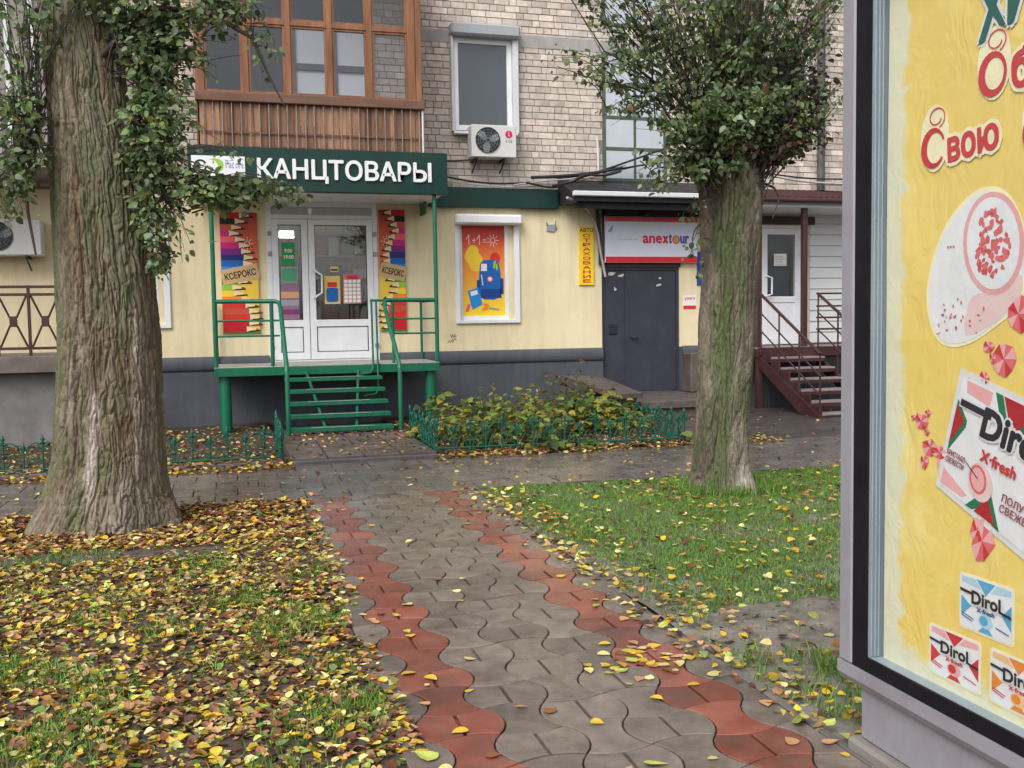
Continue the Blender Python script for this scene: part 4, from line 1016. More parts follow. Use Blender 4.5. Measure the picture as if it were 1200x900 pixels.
# ---- right: landing, stairs towards the pavement, canopy
rl = thing('side_stairs', (9.3, 14.4, 0), 'dark brown metal staircase climbing to the white side door', 'stairs')
m_tread = mat('stone_tread', (.20, .165, .16), .6, col2=(.30, .26, .25), scale=7, bump=.4)
LX0, LX1, LZ = 8.70, 9.82, 1.04
MB().box(8.66, 12.5, 14.98, BW - .045, LZ - .03, LZ, .005).build('landing', m_tread, rl)
MB().box(8.66, 12.5, 14.95, 14.978, LZ - .17, LZ - .004, .005).build('landing_edge', m_brown, rl)
MB().box(8.66, 8.72, 14.979, BW - .045, LZ - .17, LZ - .032, .005).build('landing_edge', m_brown, rl)
for k in range(6):
    zt_ = LZ - .165 * (k + 1); y1 = 14.95 - .30 * k; y0 = y1 - .29
    if zt_ < .03: break
    to = MB().box(LX0 + .04, LX1 - .04, y0, y1, zt_ - .03, zt_, .005).build('tread', m_tread, rl)
    MB().box(LX0 + .04, LX1 - .04, y0 + .002, y0 + .03, zt_ - .085, zt_ - .032, .004).build('tread_angle', m_brown, to)
    MB().box(LX0 + .02, LX0 + .038, y0, y1, zt_ - .085, zt_ + .11, .003).build('tread_cheek', m_brown, to)
for x in (LX0, LX1):
    T = lambda u, v, w, x=x: (x + w, u, v)
    MB().prism([(14.97, .90), (14.97, .70), (13.05, -.33), (13.05, -.05)], T, -.02, .018).build('stringer', m_brown, rl)
    top = [(x, 15.95, LZ + .92), (x, 14.95, LZ + .92), (x, 13.15, -.0 + .97)] if x == LX0 else [(x, 14.95, LZ + .92), (x, 13.15, .97)]
    MB().tube(top[-2:], .026, 8).build('handrail', m_brown, rl)
    for dz in (.30, .60): MB().tube([(x, 14.95, LZ + dz), (x, 13.15, dz + .03)], .014, 6).build('cross_rail', m_brown, rl)
    for yy in (14.93, 14.35, 13.75, 13.17):
        zz = LZ - (14.95 - yy) * .55; MB().tube([(x, yy, zz - .12), (x, yy, zz + .92)], .016, 6).build('rail_post', m_brown, rl)
for dz in (.30, .5, .70, .92): MB().tube([(LX1, 14.98, LZ + dz), (12.4, 14.98, LZ + dz)], .016, 6).build('landing_rail', m_brown, rl)
for x in (10.4, 11.2): MB().tube([(x, 14.98, LZ), (x, 14.98, LZ + .92)], .016, 6).build('rail_post', m_brown, rl)
for x in (8.72, 9.61): MB().box(x - .045, x + .045, 15.0, 15.09, LZ, 3.44, .006).build('canopy_post', m_brown, rl)
MB().box(8.68, 8.78, 15.0, 15.1, -.05, LZ - .172, .006).build('landing_leg', m_brown, rl)
MB().box(8.79, 12.5, 15.02, 15.05, -.05, LZ - .033, .004).build('shade_sheet', m_dark, rl)  # added dark sheet, stands in for the deep shade under the landing
MB().box(8.52, 12.5, 14.95, BW - .02, 3.44, 3.53, .005).build('canopy_soffit', m_white, rl)
cr = MB(); cr.add([(8.45, 14.86, 3.533), (12.5, 14.86, 3.533), (12.5, BW - .02, 3.533), (8.45, BW - .02, 3.533), (8.45, 14.86, 3.60), (12.5, 14.86, 3.60), (12.5, BW - .02, 3.86), (8.45, BW - .02, 3.86)], [(0, 1, 2, 3), (4, 5, 6, 7), (0, 1, 5, 4), (1, 2, 6, 5), (2, 3, 7, 6), (3, 0, 4, 7)])
cro = cr.build('canopy_roof', m_brown, rl)
rb = MB()
for k in range(33): rb.add([(8.47 + k * .12, 14.85, 3.602), (8.51 + k * .12, 14.85, 3.602), (8.49 + k * .12, 14.85, 3.63), (8.47 + k * .12, BW - .03, 3.862), (8.51 + k * .12, BW - .03, 3.862), (8.49 + k * .12, BW - .03, 3.89)], [(0, 1, 2), (3, 5, 4), (0, 2, 5, 3), (1, 4, 5, 2)])
rb.build('corrugation', m_brown, cro)
MB().tube([(8.42, 14.82, 3.545), (12.5, 14.82, 3.545)], .045, 10).build('gutter', m_brown, rl)
for x in (9.0, 9.9): MB().lathe([(.0, 0), (.05, .0), (.05, .012), (.0, .012)], 12, (x, 15.45, 3.425)).build('ceiling_lamp', m_greymetal, rl)

# ---- drain pipe and cables
dp = thing('drain_pipe', (10.5, 15.9, 3.7), 'dark drain pipe on the brick wall above the side stairs canopy', 'pipe')
MB().tube([(10.5, 15.9, 3.87), (10.5, 15.9, 8.8)], .07, 12).build('pipe', mat('pipe_grey', (.085, .085, .08), .6, var=.25, scale=5), dp)
def cable(pts, r, m, label):
    P_ = [Vector(p) for p in pts]; out = []
    for i in range(len(P_) - 1):
        p0, p1, p2, p3 = P_[max(i - 1, 0)], P_[i], P_[i + 1], P_[min(i + 2, len(P_) - 1)]
        for k in range(8):
            t = k / 8; out.append(.5 * ((2 * p1) + (p2 - p0) * t + (2 * p0 - 5 * p1 + 4 * p2 - p3) * t * t + (3 * p1 - p0 - 3 * p2 + p3) * t ** 3))
    out.append(P_[-1]); o = MB().tube(out, r, 6).build('cable', m); return tag(o, label, 'cable', 'cables strung along the facade')
y = 15.86
cable([(3.2, y, 3.98), (4.2, y, 3.85), (5.3, y, 3.93), (6.3, y, 4.12), (7.2, y - .2, 4.25)], .016, m_cable, 'black cable sagging along the brick wall below the upper window')
cable([(3.2, y, 3.90), (4.4, y, 3.80), (5.5, y, 3.88), (6.6, y, 4.15), (7.6, y - .2, 4.4)], .012, m_cablew, 'pale cable sagging along the wall towards the right tree')
cable([(4.9, y - .03, 3.96), (5.4, y - .05, 3.99), (6.0, y - .05, 4.06), (6.6, y - .05, 4.18)], .028, m_cable, 'thick black cable bundle above the left end of the black canopy')
cable([(4.6, y - .02, 3.83), (5.1, y - .05, 3.9), (5.7, y - .05, 3.97), (6.35, y - .05, 4.13), (6.7, y - .08, 4.2)], .014, m_cablew, 'pale cable crossing the black cable bundle above the canopy')
cable([(5.30, y - .7, 3.55), (5.62, y - .45, 3.48), (5.95, y, 3.40), (6.10, y + .05, 3.1), (6.17, y + .06, 2.7), (6.24, y + .03, 2.3)], .022, m_cablew, 'pale thick cable running down beside the yellow sign')
cable([(6.12, 15.95, 3.5), (6.16, 15.95, 3.0), (6.17, 15.95, 2.5)], .03, m_cable, 'black cable running down left of the travel agency sign')
cable([(6.21, 15.93, 3.48), (6.22, 15.93, 3.0), (6.22, 15.93, 2.6)], .018, m_cable, 'thin black cable hugging the travel agency sign edge')
cable([(6.14, 15.93, 4.05), (6.14, 15.93, 4.45), (6.12, 15.93, 4.70)], .02, m_whitemetal, 'white conduit on the brick wall beside the stairwell window')
cable([(8.4, 15.7, 4.32), (9.4, 15.7, 4.08), (10.4, 15.7, 3.98), (12, 15.7, 3.98)], .02, m_cablew, 'pale cable above the brown canopy of the side stairs')
cable([(8.4, 15.74, 4.25), (9.4, 15.74, 4.12), (10.4, 15.74, 4.06), (12, 15.74, 4.1)], .014, m_cable, 'black cable above the brown canopy of the side stairs')
cable([(2.93, 15.9, 5.1), (2.94, 15.85, 4.5), (3.05, 15.8, 4.28), (3.4, 15.85, 4.2), (3.85, 15.85, 4.22)], .014, m_cable, 'black cable looping from the balcony to the air conditioner')
cable([(4.8, y - .06, 3.87), (5.3, y - .08, 3.80), (5.8, y - .06, 3.98), (6.5, y - .06, 4.22), (7.3, y - .2, 4.5)], .018, m_cable, 'black cable rising from the green band towards the right tree')
cable([(5.25, y - .1, 3.82), (5.5, y - .35, 3.86), (5.75, y - .3, 3.98), (6.2, y - .1, 4.02), (6.5, y - .08, 4.1)], .022, m_cable, 'black cable looped over the left corner of the black canopy')
cable([(3.06, 15.93, 5.62), (3.14, 15.93, 5.58), (3.27, 15.93, 5.46)], .008, m_cablew, 'short white wire on the brick wall beside the balcony')

# ---- doorstep of the metal door and concrete ledge
m_step = mat('step_concrete', (.075, .060, .055), .6, col2=(.135, .112, .102), scale=4, bump=.6, bscale=60)
ds = thing('door_step', (6.95, 15, 0), 'low concrete doorstep in front of the slate blue metal door', 'step')
MB().box(6.15, 8.1, 14.2, BW - .04, .13, .255, .012).build('upper_slab', m_step, ds); MB().box(6.25, 8.0, 14.28, BW - .05, -.05, .128, .01).build('riser', mat('old_brick_riser', (.12, .075, .065), .8, col2=(.19, .13, .115), scale=14, bump=.8, bscale=40), ds)
MB().box(7.72, 8.3, 15.6, BW - .04, .256, .95, .02).build('pier', m_step, ds)
ld = thing('concrete_ledge', (5.75, 14.5, 0), 'sloping concrete ledge slab left of the metal door step', 'ledge')
l = MB(); l.add([(5.28, 15.6, .56), (6.02, 15.6, .52), (6.0, 13.75, .36), (5.5, 13.55, .37), (5.28, 15.6, .64), (6.02, 15.6, .60), (6.0, 13.75, .43), (5.5, 13.55, .44)], [(0, 1, 2, 3), (4, 5, 6, 7), (0, 1, 5, 4), (1, 2, 6, 5), (2, 3, 7, 6), (3, 0, 4, 7)])
l.build('slab', m_step, ld); MB().box(5.52, 5.95, 13.85, 15.6, -.05, .36, .01).build('base', m_step, ld)
# ================================================================ LOW GREEN FENCES
m_fence = mat('fence_green', srgb(14, 92, 74), .45, var=.18, scale=12, spec=.4, dirt=srgb(50, 66, 56), dirt_amt=.4, dirt_scale=9)
def fpost(h, big):
    b = MB(); b.tube([(0, 0, -.02), (0, 0, h - .06)], .010, 6)
    z = h - .075
    b.lathe([(.004, z), (.022, z + .012), (.010, z + .026), (.026, z + .045), (.012, z + .07), (.003, z + .10)], 8)
    b.lathe([(.010, h * .45), (.024, h * .48), (.010, h * .51)], 8)
    for s in (-1, 1): b.tube([(s * .004, 0, h * .62), (s * .035, 0, h * .70), (s * .045, 0, h * .80), (s * .022, 0, h * .84)], .007, 5)
    if big: b.lathe([(.012, .0), (.020, .02), (.012, .05)], 8)
    return b.mesh('fence_post', m_fence)
FP = {True: fpost(.40, True), False: fpost(.31, False)}
def farc(d):
    b = MB(); b.tube([(0, 0, .31), (d * .25, 0, .335), (d * .5, 0, .33), (d * .75, 0, .29), (d, 0, .235)], .008, 6); 
    b.tube([(d * .15, 0, .06), (d * .35, 0, .16), (d * .5, 0, .20), (d * .65, 0, .16), (d * .85, 0, .06)], .007, 5); return b.mesh('scroll', m_fence)
SC = farc(.19)
def low_fence(p0, p1, label, z=.02, grp='low green ornamental fences'):
    p0, p1 = Vector((*p0, z)), Vector((*p1, z)); d = p1 - p0; n = max(2, round(d.length / .19)); st = d.length / n; a = math.atan2(d.y, d.x)
    t = thing('low_fence', p0, label, 'fence', grp, rz=a)
    for k in range(n + 1):
        o = bpy.data.objects.new('fence_post', FP[k % 2 == 0]); COL.objects.link(o); o.parent = t; o.location = (k * st, 0, rp.uniform(-.008, .008)); o.rotation_euler = (rp.gauss(0, .02), rp.gauss(0, .02), 0)
    for k in range(n):
        o = bpy.data.objects.new('scroll', SC); COL.objects.link(o); o.parent = t
        o.location = (k * st, 0, 0) if k % 2 == 0 else ((k + 1) * st, 0, 0); o.scale = (st / .19 * (1 if k % 2 == 0 else -1), 1, 1)
    MB().tube([(0, 0, .055), (d.length, 0, .055)], .011, 6).build('bottom_rail', m_fence, t, True)
low_fence((-4.6, 11.22), (.47, 11.22), 'low green ornamental fence along the left bed behind the left tree')
low_fence((.50, 11.26), (.50, 13.2), 'short green fence run on the left side of the stair apron')
low_fence((2.27, 11.22), (5.38, 11.06), 'low green ornamental fence in front of the leafy right bed')
low_fence((2.25, 11.26), (2.30, 13.2), 'short green fence run on the right side of the stair apron')
low_fence((5.40, 11.1), (5.44, 12.9), 'short green fence run at the right end of the leafy bed')

# ================================================================ LEAVES: shared builder
LV = np.array([(0, 0, 0), (-.40, .16, .05), (-.36, .50, .07), (0, 1.02, -.03), (.36, .50, .07), (.40, .16, .05), (0, .42, -.01), (-.2, .02, .03), (.2, .02, .03), (-.17, .78, .03), (.17, .78, .03)])
LF = np.array([(0, 6, 7), (7, 6, 1), (1, 6, 2), (2, 6, 9), (9, 6, 3), (3, 6, 10), (10, 6, 4), (4, 6, 5), (5, 6, 8), (8, 6, 0)])
BV = np.array([(0, 0, 0), (-.34, .22, .05), (-.30, .62, .06), (0, 1.0, -.05), (.30, .62, .06), (.34, .22, .05), (0, .45, -.02)])
BF = np.array([(0, 6, 1), (1, 6, 2), (2, 6, 3), (3, 6, 4), (4, 6, 5), (5, 6, 0)])
def leaf_cloud(name, pos, tip, nrm, size, col, m, parent=None, tv=LV, tf=LF, curl=None, width=None):
    """one mesh of many single leaves; pos,tip,nrm (n,3); size (n,), col (n,3)"""
    n = len(pos); tip = tip / (np.linalg.norm(tip, axis=1, keepdims=True) + 1e-9)
    side = np.cross(tip, nrm); side /= (np.linalg.norm(side, axis=1, keepdims=True) + 1e-9); up = np.cross(side, tip)
    V = np.repeat(tv[None], n, 0).copy()
    if curl is not None: V[:, :, 2] += curl[:, None] * (V[:, :, 1] - .4) ** 2 * 1.6 + curl[:, None] * np.abs(V[:, :, 0]) * .8
    if width is not None: V[:, :, 0] *= width[:, None]
    W = pos[:, None, :] + size[:, None, None] * (V[:, :, 0:1] * side[:, None] + V[:, :, 1:2] * tip[:, None] + V[:, :, 2:3] * up[:, None])
    k = len(tv); F = (tf[None] + (np.arange(n) * k)[:, None, None]).reshape(-1, 3)
    me = bpy.data.meshes.new(name); me.vertices.add(n * k); me.vertices.foreach_set('co', W.reshape(-1).astype(np.float32))
    nf = len(F); me.loops.add(nf * 3); me.polygons.add(nf)
    me.loops.foreach_set('vertex_index', F.reshape(-1).astype(np.int32)); me.polygons.foreach_set('loop_start', (np.arange(nf) * 3).astype(np.int32)); me.polygons.foreach_set('loop_total', np.full(nf, 3, np.int32))
    ca = me.attributes.new('tone', 'FLOAT_COLOR', 'POINT'); c4 = np.ones((n * k, 4), np.float32); c4[:, :3] = np.repeat(col, k, 0); ca.data.foreach_set('color', c4.reshape(-1))
    me.materials.append(m); me.update(calc_edges=True); me.validate(); return link(name, me, parent)
m_leaf = attr_mat('green_leaf', .5, trans=.48, jitter=.2, jscale=60, spec=.45)
m_litter = attr_mat('fallen_leaf_surface', .5, trans=.12, jitter=.25, jscale=70, spec=.4)
m_grassb = attr_mat('grass_blade', .5, trans=.2, jitter=.15, jscale=20)
NR = np.random.default_rng(12)
def pick(palette, weights, n, jit=.22):
    P_ = np.array(palette); idx = NR.choice(len(P_), n, p=np.array(weights) / sum(weights)); c = P_[idx]
    return np.clip(c * (1 + NR.normal(0, jit, (n, 1))) * (1 + NR.normal(0, .07, (n, 3))), .004, .9)

# ================================================================ PLANTS IN THE RIGHT BED
PAL_BED = [(.14, .21, .05), (.26, .32, .07), (.38, .36, .08), (.46, .36, .06), (.05, .10, .03), (.22, .13, .05), (.12, .065, .03)]
m_stem = mat('plant_stem', (.10, .12, .04), .6, var=.3, scale=20)
def bed_plant(x, y, h, spread, n, wts, lab, big=.11, grp='leafy plants in the right bed', name='bed_plant'):
    t = thing(name, (x, y, .0), lab, 'plant', grp); s = MB(); P0 = []; tips = []; nr = []
    for k in range(n):
        a = rp.uniform(0, 6.283); rr = spread * math.sqrt(rp.random()); hh = h * rp.uniform(.35, 1.0) * (1 - .35 * rr / spread)
        e = Vector((x + rr * math.cos(a), y + rr * math.sin(a), hh)); b0 = Vector((x + rr * .25 * math.cos(a), y + rr * .25 * math.sin(a), -.02)); mid = (b0 + e) / 2 + Vector((0, 0, hh * .18))
        s.tube([b0, mid, e], [.005, .004, .0025], 4, cap=False)
        for q in range(rp.choice((1, 1, 2, 3))):
            aa = a + rp.gauss(0, .9); P0.append(e); tips.append((math.cos(aa), math.sin(aa), rp.uniform(-.7, .15))); nr.append((rp.gauss(0, .35), rp.gauss(0, .35) - .25, 1))
    s.build('stems', m_stem, t)
    P0 = np.array([tuple(p) for p in P0]); m = len(P0)
    leaf_cloud('leaves', P0, np.array(tips), np.array(nr), NR.uniform(.55, 1.2, m) * big, pick(PAL_BED, wts, m), m_leaf, t, curl=NR.normal(-.2, .25, m), width=NR.uniform(.9, 1.3, m))
W_Y = [2, 4, 5, 3, 1, 1, .5]; W_G = [5, 4, 2, 1, 3, .6, .5]; W_B = [1.5, 1, .7, .5, 1, 3, 3]
for k in range(26):
    u = (k + .5) / 26; x = 2.55 + u * 2.75 + rp.uniform(-.1, .1); y = 11.55 + rp.random() * 2.3
    w = W_Y if rp.random() < .5 else W_G
    col_ = 'yellowing' if w is W_Y else 'green'; row_ = 'close behind the low fence' if y < 12.3 else 'in the middle row' if y < 13.1 else 'towards the grey plinth'
    part_ = 'near the porch' if x < 3.4 else 'below the poster window' if x < 4.4 else 'at the right end'
    bed_plant(x, y, rp.uniform(.34, .58), rp.uniform(.28, .42), 36, w, '%s broad-leaved plant %s of the right bed, %s' % (col_, part_, row_), rp.uniform(.09, .14))
for (x, y) in ((4.7, 12.6), (5.1, 12.9), (5.25, 13.3), (4.9, 13.3), (4.3, 13.0), (3.4, 13.6), (2.9, 13.9)): bed_plant(x, y, .62, .36, 34, W_G, 'leafy green plant massed before the concrete ledge and plinth', .12)
for (x, y, h) in ((3.9, 14.0, .85), (4.6, 13.6, .95), (5.0, 14.2, 1.05)):
    bed_plant(x, y, h, .42, 42, W_Y if x < 4.5 else W_B, {3.9: 'tall yellowing plant near the grey plinth in the right bed', 4.6: 'tall plant with brown seed heads in the right bed', 5.0: 'tall half withered plant beside the sloping concrete ledge'}[x], .10, name='tall_plant')
for (x, y) in ((3.55, 11.1), (4.0, 11.05), (5.6, 10.9)): bed_plant(x, y, .2, .2, 16, W_G, 'low green plant creeping out under the right low fence', .13)
for k in range(7): bed_plant(-2.9 + k * .5 + rp.uniform(-.2, .2), 11.6 + rp.random() * 1.5, .16, .2, 8, W_G, 'small green weed in the left bed behind the low fence', .06, 'weeds in the left bed', 'bed_weed')
# ================================================================ ADVERTISING LIGHT BOX
m_alu = mat('box_aluminium', srgb(146, 146, 153), .42, var=.05, scale=3, spec=.5, dirt=srgb(120, 108, 112), dirt_amt=.35, dirt_scale=4, bump=.08, bscale=80)
m_mask = mat('box_black_mask', (.010, .010, .013), .5, var=.3, scale=8, spec=.15)
m_inner = mat('box_inner_wall', srgb(150, 165, 178), .45, var=.06, scale=3)
FX, FY0, FY1, FZ0, FZ1 = 2.08, 1.60, 3.024, .255, 2.86
bx = thing('advertising_light_box', (2.25, 2.3, 0), 'grey street advertising light box with yellow chewing gum poster right of the path', 'billboard')
D = .34
# outer frame members
fm = MB(); fm.box(FX, FX + .05, FY1 - .072, FY1, FZ0 + .058, FZ1, .006); fm.build('frame_side', m_alu, bx)
MB().box(FX, FX + .05, FY0, FY0 + .072, FZ0 + .058, FZ1, .006).build('frame_side', m_alu, bx)
MB().prism([(FX - .004, FZ0 + .056), (FX - .004, FZ0 + .014), (FX + .012, FZ0 - .012), (FX + .05, FZ0 - .012), (FX + .05, FZ0 + .056)], lambda u, v, w: (u, w, v), FY0, FY1 + .002).build('frame_bottom', m_alu, bx)
MB().box(FX, FX + .05, FY0 + .073, FY1 - .073, FZ1 - .07, FZ1, .006).build('frame_top', m_alu, bx)
gy0, gy1, gz0, gz1 = FY0 + .148, FY1 - .148, FZ0 + .108, FZ1 - .15
mk = MB()
mk.box(FX + .006, FX + .016, gy1, FY1 - .0725, FZ0 + .0575, FZ1 - .0705, 0); mk.box(FX + .006, FX + .016, FY0 + .0725, gy0, FZ0 + .0575, FZ1 - .0705, 0)
mk.box(FX + .006, FX + .016, gy0, gy1, FZ0 + .0575, gz0, 0); mk.box(FX + .006, FX + .016, gy0, gy1, gz1, FZ1 - .0705, 0)
mk.build('black_border', m_mask, bx)
MB().quad((FX + .010, gy0, gz0), (FX + .010, gy1, gz0), (FX + .010, gy1, gz1), (FX + .010, gy0, gz1)).build("glass_cover", glass('box_glass', (.95, .96, .96), .02, .9), bx)
sh_ = MB(); sh_.box(FX + .0505, FX + D, FY1 - .03, FY1 - .006, FZ0 - .008, FZ1 - .004, .006); sh_.box(FX + .0505, FX + D, FY0 + .006, FY0 + .03, FZ0 - .008, FZ1 - .004, .006)
sh_.box(FX + .0505, FX + D, FY0 + .031, FY1 - .031, FZ1 - .03, FZ1 - .006, .006); sh_.box(FX + .0505, FX + D, FY0 + .031, FY1 - .031, FZ0 - .008, FZ0 + .02, .006); sh_.box(FX + D - .03, FX + D, FY0 + .031, FY1 - .031, FZ0 + .021, FZ1 - .031, .006)
sh_.build('shell', m_alu, bx)
PXP = 2.148
iw = MB(); iw.box(FX + .017, PXP + .03, gy1 + .002, gy1 + .02, gz0 - .02, gz1 + .02, .002); iw.box(FX + .017, PXP + .03, gy0 - .02, gy0 - .002, gz0 - .02, gz1 + .02, .002); iw.box(FX + .017, PXP + .03, gy0, gy1, gz0 - .02, gz0 - .003, .002)
for k in range(3): iw.tube([(FX + .028 + k * .015, gy1 - .001, gz0), (FX + .028 + k * .015, gy1 - .001, gz1)], .004, 6)
iw.build('inner_lining', m_inner, bx)
MB().box(FX + .035, FX + D - .03, FY0 + .10, FY1 - .085, .047, FZ0 - .013, .006).build('pedestal', m_alu, bx)
MB().box(FX + .0, FX + D + .06, FY0, FY1 - .05, -.06, .045, .012).build('footing', m_conc, bx)

# ---- the poster: yellow paper with creases, printed artwork
UY = 2.86
TPp = lambda u, v, w: (PXP - w, UY - u, v)
PW, PZ0, PZ1 = 1.09, gz0 - .02, gz1 + .02
def wr(u, v):                                   # creases of the paper, 0..6 mm
    q = Vector((u * 3.2, v * 2.4, 1.7)); return .004 * mnoise.noise(q * .55)
pm = bpy.data.materials.new('poster_paper'); pm.use_nodes = True; nt = pm.node_tree; N = nt.nodes; Lk = nt.links; Pb = N['Principled BSDF']
geo = N.new('ShaderNodeNewGeometry'); sep = N.new('ShaderNodeSeparateXYZ'); Lk.new(geo.outputs['Position'], sep.inputs[0])
def nzz(s, d=5, stretch=(1, 1, 1), dist=0):
    mp = N.new('ShaderNodeMapping'); mp.inputs['Scale'].default_value = stretch; Lk.new(geo.outputs['Position'], mp.inputs[0]); n = N.new('ShaderNodeTexNoise'); n.inputs['Scale'].default_value = s; n.inputs['Detail'].default_value = d; n.inputs['Roughness'].default_value = .65; n.inputs['Distortion'].default_value = dist
    Lk.new(mp.outputs[0], n.inputs['Vector']); return n.outputs['Fac']
def rampn(src, stops):
    r_ = N.new('ShaderNodeValToRGB'); cr_ = r_.color_ramp; Lk.new(src, r_.inputs[0]); cr_.elements[0].position, cr_.elements[0].color = stops[0][0], (*stops[0][1], 1); cr_.elements[1].position, cr_.elements[1].color = stops[-1][0], (*stops[-1][1], 1)
    for p_, c_ in stops[1:-1]: e_ = cr_.elements.new(p_); e_.color = (*c_, 1)
    return r_.outputs[0]
yel = rampn(nzz(2.2), [(.3, srgb(236, 204, 104)), (.55, srgb(243, 216, 120)), (.75, srgb(249, 232, 160))])
mr = N.new('ShaderNodeMapRange'); mr.inputs[1].default_value = UY - .16; mr.inputs[2].default_value = UY + .02; Lk.new(sep.outputs[1], mr.inputs[0])   # frost printed along the left edge
mr2 = N.new('ShaderNodeMapRange'); mr2.inputs[1].default_value = PZ0 + .16; mr2.inputs[2].default_value = PZ0 - .06; Lk.new(sep.outputs[2], mr2.inputs[0])
mxm = N.new('ShaderNodeMath'); mxm.operation = 'MAXIMUM'; Lk.new(mr.outputs[0], mxm.inputs[0]); Lk.new(mr2.outputs[0], mxm.inputs[1])
ad = N.new('ShaderNodeMath'); ad.operation = 'ADD'; Lk.new(mxm.outputs[0], ad.inputs[0]); n5 = nzz(7, 8, dist=1.2); Lk.new(n5, ad.inputs[1])
fm_ = rampn(ad.outputs[0], [(.82, (0, 0, 0)), (1.0, (.85, .85, .85))])
mx_ = N.new('ShaderNodeMixRGB'); Lk.new(fm_, mx_.inputs[0]); Lk.new(yel, mx_.inputs[1]); mx_.inputs[2].default_value = (*srgb(228, 230, 206), 1); Lk.new(mx_.outputs[0], Pb.inputs['Base Color']); Pb.inputs['Roughness'].default_value = .6
bp = N.new('ShaderNodeBump'); bp.inputs['Strength'].default_value = .38; bp.inputs['Distance'].default_value = .02; Lk.new(nzz(6, 3, (1, 1, .7), 1.2), bp.inputs['Height']); Lk.new(bp.outputs[0], Pb.inputs['Normal'])
b = MB(); nu, nv = 90, 180; vs = []; fs = []
for j in range(nv + 1):
    for i in range(nu + 1):
        u, v = PW * i / nu, PZ0 + (PZ1 - PZ0) * j / nv; vs.append(TPp(u, v, wr(u, v)))
for j in range(nv):
    for i in range(nu): a = j * (nu + 1) + i; fs.append((a, a + 1, a + nu + 2, a + nu + 1))
b.add(vs, fs, True); pst = b.build('poster', pm, bx)
def TP(u, v, w): return TPp(u, v, wr(u, v) + .0012 + w * 2.2)     # print follows the creases
def ypx(y): return UY - y
pk = {n: mat('poster_' + n, srgb(*c), .55, var=.05, scale=12, bump=.35, bscale=6, bdist=.02) for n, c in dict(white=(226, 226, 224), rim=(232, 170, 168), pinkwash=(234, 205, 202), crumb=(206, 92, 88), red=(206, 58, 62), dred=(176, 40, 48), green=(40, 120, 82), teal=(28, 96, 84), black=(44, 42, 50), pink=(222, 110, 116), lpink=(238, 176, 176), blue=(92, 168, 206), lblue=(178, 212, 228), dblue=(40, 96, 150), halo=(246, 238, 196), orange=(232, 140, 60), lorange=(240, 196, 140), paper=(233, 234, 236), maroon=(150, 60, 62)).items()}
rw = random.Random(8)
def art(name, polys, m, w): 
    # subdivide long outlines so the print follows the creases
    out = []
    for p in polys:
        q = []
        for a, c in zip(p, p[1:] + p[:1]):
            n = max(1, int(math.hypot(c[0] - a[0], c[1] - a[1]) / .04))
            for k in range(n): q.append((a[0] + (c[0] - a[0]) * k / n, a[1] + (c[1] - a[1]) * k / n))
        out.append(q)
    m_ = MB()
    for p in out:
        cu, cv = sum(a for a, _ in p) / len(p), sum(c for _, c in p) / len(p); n = len(p)
        vs = [TP(cu, cv, w)] + [TP(u, v, w) for u, v in p]; m_.add(vs, [(0, 1 + i, 1 + (i + 1) % n) for i in range(n)])
    return m_.build(name, m, pst)
def hull(*ps): return [p for p in ps]
# gum pellet
def sm(pts, n=6):                               # closed smooth outline through points
    out = []; N_ = len(pts)
    for i in range(N_):
        p0, p1, p2, p3 = [Vector(pts[(i + k - 1) % N_]) for k in range(4)]
        for k in range(n):
            t = k / n; q = .5 * ((2 * p1) + (p2 - p0) * t + (2 * p0 - 5 * p1 + 4 * p2 - p3) * t * t + (3 * p1 - p0 - 3 * p2 + p3) * t ** 3); out.append((q.x, q.y))
    return out
body = sm([(.30, 1.83), (.235, 1.72), (.212, 1.60), (.245, 1.50), (.31, 1.462), (.40, 1.475), (.49, 1.52), (.57, 1.575), (.60, 1.65), (.59, 1.78), (.52, 1.89), (.41, 1.905)])
def scaled(p, k): 
    cu, cv = sum(a for a, _ in p) / len(p), sum(c for _, c in p) / len(p); return [(cu + (a - cu) * k, cv + (c - cv) * k) for a, c in p]
art('pellet_glow', [scaled(body, 1.06)], pk['halo'], .0002); art('pellet_body', [body], pk['paper'], .0006)
art('pellet_shade', [sm([(.38, 1.49), (.50, 1.53), (.585, 1.60), (.59, 1.66), (.50, 1.62), (.40, 1.60)])], pk['pinkwash'], .0009)
rc = (.482, 1.757); art('pellet_rim', [ell(*rc, .118, .152, .18, 30)], pk['rim'], .0012); art('pellet_top', [ell(*rc, .102, .136, .18, 30)], pk['paper'], .0015)
cr1 = []; cr2 = []
for k in range(75):
    a = rw.uniform(0, 6.283); r_ = math.sqrt(rw.random()) * .86; u = rc[0] + .082 * r_ * math.cos(a); v = rc[1] + .112 * r_ * math.sin(a)
    (cr1 if k % 2 else cr2).append(ell(u, v, rw.uniform(.006, .014), rw.uniform(.005, .011), rw.uniform(0, 3), 6, .35, rw))
art('pellet_crumbs', cr1, pk['crumb'], .0018); art('pellet_crumbs', cr2, pk['pink'], .0020)
art('pellet_crumbs', [ell(rw.uniform(.25, .46), rw.uniform(1.49, 1.62), rw.uniform(.002, .007), rw.uniform(.002, .006), 0, 6, .4, rw) for k in range(26)] + [ell(.30 + k * .012, 1.76, .004, .004, 0, 6) for k in range(3)], pk['crumb'], .0018)
